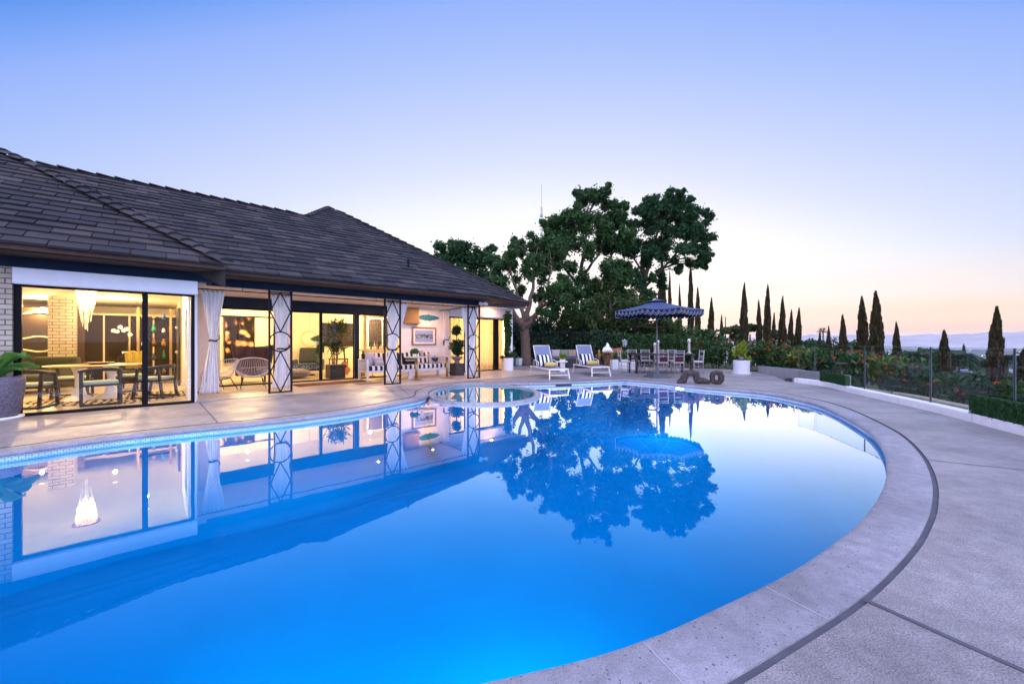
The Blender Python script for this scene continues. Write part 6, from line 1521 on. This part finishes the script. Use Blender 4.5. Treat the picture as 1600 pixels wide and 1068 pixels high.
S_ = [(770,515,575,50,23,m_sh2,'dark shrub in the gap behind the corner of the house',0),(850,520,575,60,22.2,m_sh2,'dark shrub behind the nearer lounger, left of the garden sofa',0),(905,520,575,55,22.5,m_sh2,'dark shrub behind the garden sofa',0),(940,518,577,60,21,m_sh2,'dark shrub left of the rust butterfly chair',0),(975,522,577,60,20.8,m_sh1,'green shrub behind the white trough planter',0),
      (1012,525,580,60,20.2,m_sh1,'green shrub behind the left end of the outdoor table',0),(1048,524,580,60,20,m_sh1,'green shrub behind the middle of the outdoor table',2),(1084,528,582,60,19.6,m_sh1,'green shrub behind the right end of the outdoor table',5),(1118,532,583,60,19.0,m_sh1,'green shrub with a few orange blooms left of the round white tub',16),
      (1160,534,584,60,18.2,m_sh1,'green shrub behind the round white tub',16),(1196,534,585,62,17.2,m_sh1,'orange flowered shrub right of the round white tub',26),(1228,545,590,60,15.4,m_sh1,'orange flowered shrub behind the farthest glass panel',28),(1262,545,596,62,14.4,m_sh3,'lime orange flowered shrub behind the second farthest glass panel',26),
      (1300,548,604,70,13.6,m_sh1,'orange flowered shrub above the far hedge block',28),(1340,552,612,75,12.8,m_sh1,'orange flowered shrub right of the far hedge block',22),(1385,560,620,80,12.0,m_sh3,'lime green shrub with orange blooms by the tan curb',14),(1430,576,630,80,11.2,m_sh2,'dark low shrub beyond the tan curb, left of the second dark post',8),
      (1475,590,640,85,10.6,m_sh1,'low shrub with orange blooms right of the second dark post',8),(1530,598,650,95,10.0,m_sh2,'low dark shrub behind the near hedge block',6),(1585,598,655,95,9.4,m_sh1,'low orange flowered shrub at the right edge behind the glass',9)]
S_ += [(752,505,575,60,27,m_sh2,'tall dark shrub at the far left behind the house corner',0),(800,500,572,70,27.5,m_sh2,'tall dark shrub behind the tan trunk',0),(850,498,572,70,28,m_sh2,'tall dark shrub behind the iron fence, left of centre',0),(895,496,572,75,28,m_sh2,'tall dark shrub behind the iron fence and the garden sofa',0),
      (945,500,572,75,27,m_sh2,'tall dark shrub behind the rust butterfly chair',0),(1000,505,572,75,27,m_sh2,'tall dark shrub behind the olive tree',0),(1050,512,572,70,26,m_sh1,'tall green shrub behind the umbrella pole',0),(1095,518,572,60,25,m_sh1,'tall green shrub at the foot of the umbrella cypresses',0)]
for a in S_: shrub(*a)
# darker grove in the middle distance
def grove(px, ytop, wpx, Y, ml, label):
    x, y, zt = pt(px, ytop, Y); zb = land(x, y); w_ = wpx*Y/F/2; h = max(2.5, zt - zb); t = thing('bushy_tree', label, 'tree', (x, y, zb), 0); cs = []
    for i in range(12):
        a = rnd.random()*6.28; q = rnd.random()**.5*.75; cs.append(blob((w_*q*math.cos(a), w_*q*math.sin(a), h - w_*.4*rnd.random()**.5*2*rnd.uniform(.2,1)), (w_*.36,)*2 + (w_*.3,), 130, .2))
    leaves(np.vstack(cs), .02*Y**.75, ml, 'crown', t, 1.5); b = MB(); b.cyl((0,0,-.3),(0,0,h*.8),.22,.1,7); b.build('trunk', m_barkD, t)
for a in [(1150,513,40,75,m_tl3,'pale bushy tree catching the sunset left of the tall sharp cypress'),(1172,508,24,70,m_tl3,'bushy tree between the tall sharp cypress and the cluster of three'),(1215,520,36,85,m_tl2,'dark bushy tree behind the cluster of three cypresses'),(1262,534,60,95,m_tl2,'low dark bushy tree under the fan palm'),(1330,536,60,90,m_tl2,'low dark bushy tree between the mid sized and the tall cypresses'),
          (1420,552,44,72,m_tl2,'dark bushy tree left of the grove palm'),(1448,546,50,74,m_tl2,'tallest dark bushy tree right of the grove palm'),(1478,560,44,64,m_tl1,'dark bushy tree at the foot of the mid sized cypress'),(1520,562,48,62,m_tl1,'green bushy tree beside the small dark cypress'),(1545,572,40,58,m_tl1,'green bushy tree at the foot of the largest cypress'),(1395,556,34,70,m_tl2,'dark bushy tree behind the slim cypress'),(1580,585,50,48,m_tl1,'green bushy tree under the feathery palm at the right edge'),
          (1440,575,90,50,m_tl2,'broad dark bushy tree low behind the second dark fence post'),(1500,585,80,45,m_tl2,'broad dark bushy tree low behind the near glass panel'),(1372,560,60,62,m_tl2,'dark bushy tree at the feet of the two tall cypresses'),(1300,556,60,60,m_tl1,'green bushy tree behind the orange blooms above the far hedge block'),(1235,545,60,60,m_tl2,'dark bushy tree at the feet of the three cypresses'),(1110,528,60,55,m_tl2,'dark bushy tree at the foot of the lone cypress')]:
    grove(*a)
# house down the slope
x, y, z = pt(1562, 578, 60); t = thing('hillside_house', 'pale flat roofed house down the slope behind the largest cypress', 'house', (x, y, z-3), R(-18))
b = MB(); b.box(-5,5,-3,3,0,2.7); b.build('wall', mat('far_wall', (.30,.27,.30), .9), t); b = MB(); b.box(-5.4,5.4,-3.4,3.4,2.7,3.0); b.build('roof', mat('far_roof', (.42,.42,.50), .8), t)
for xx in (-3.4,-.6,2.4): b = MB(); b.box(xx-.7,xx+.7,-3.05,-3.0,.9,2.1); o = b.build('window', m_black, t)
# ------------------------------------------------------------------ air
hb = MB(); hb.box(-5200, 14500, -4200, 14500, -127, 330)
m = bpy.data.materials.new('haze_air'); m.use_nodes = True; nt = m.node_tree; nt.nodes.remove(nt.nodes['Principled BSDF'])
pv = nt.nodes.new('ShaderNodeVolumePrincipled'); pv.inputs['Color'].default_value = (.88,.89,.91,1); pv.inputs['Density'].default_value = 7e-5; pv.inputs['Anisotropy'].default_value = .2
nt.links.new(pv.outputs[0], nt.nodes['Material Output'].inputs['Volume'])
struct(hb.build('haze', m), 'stuff')
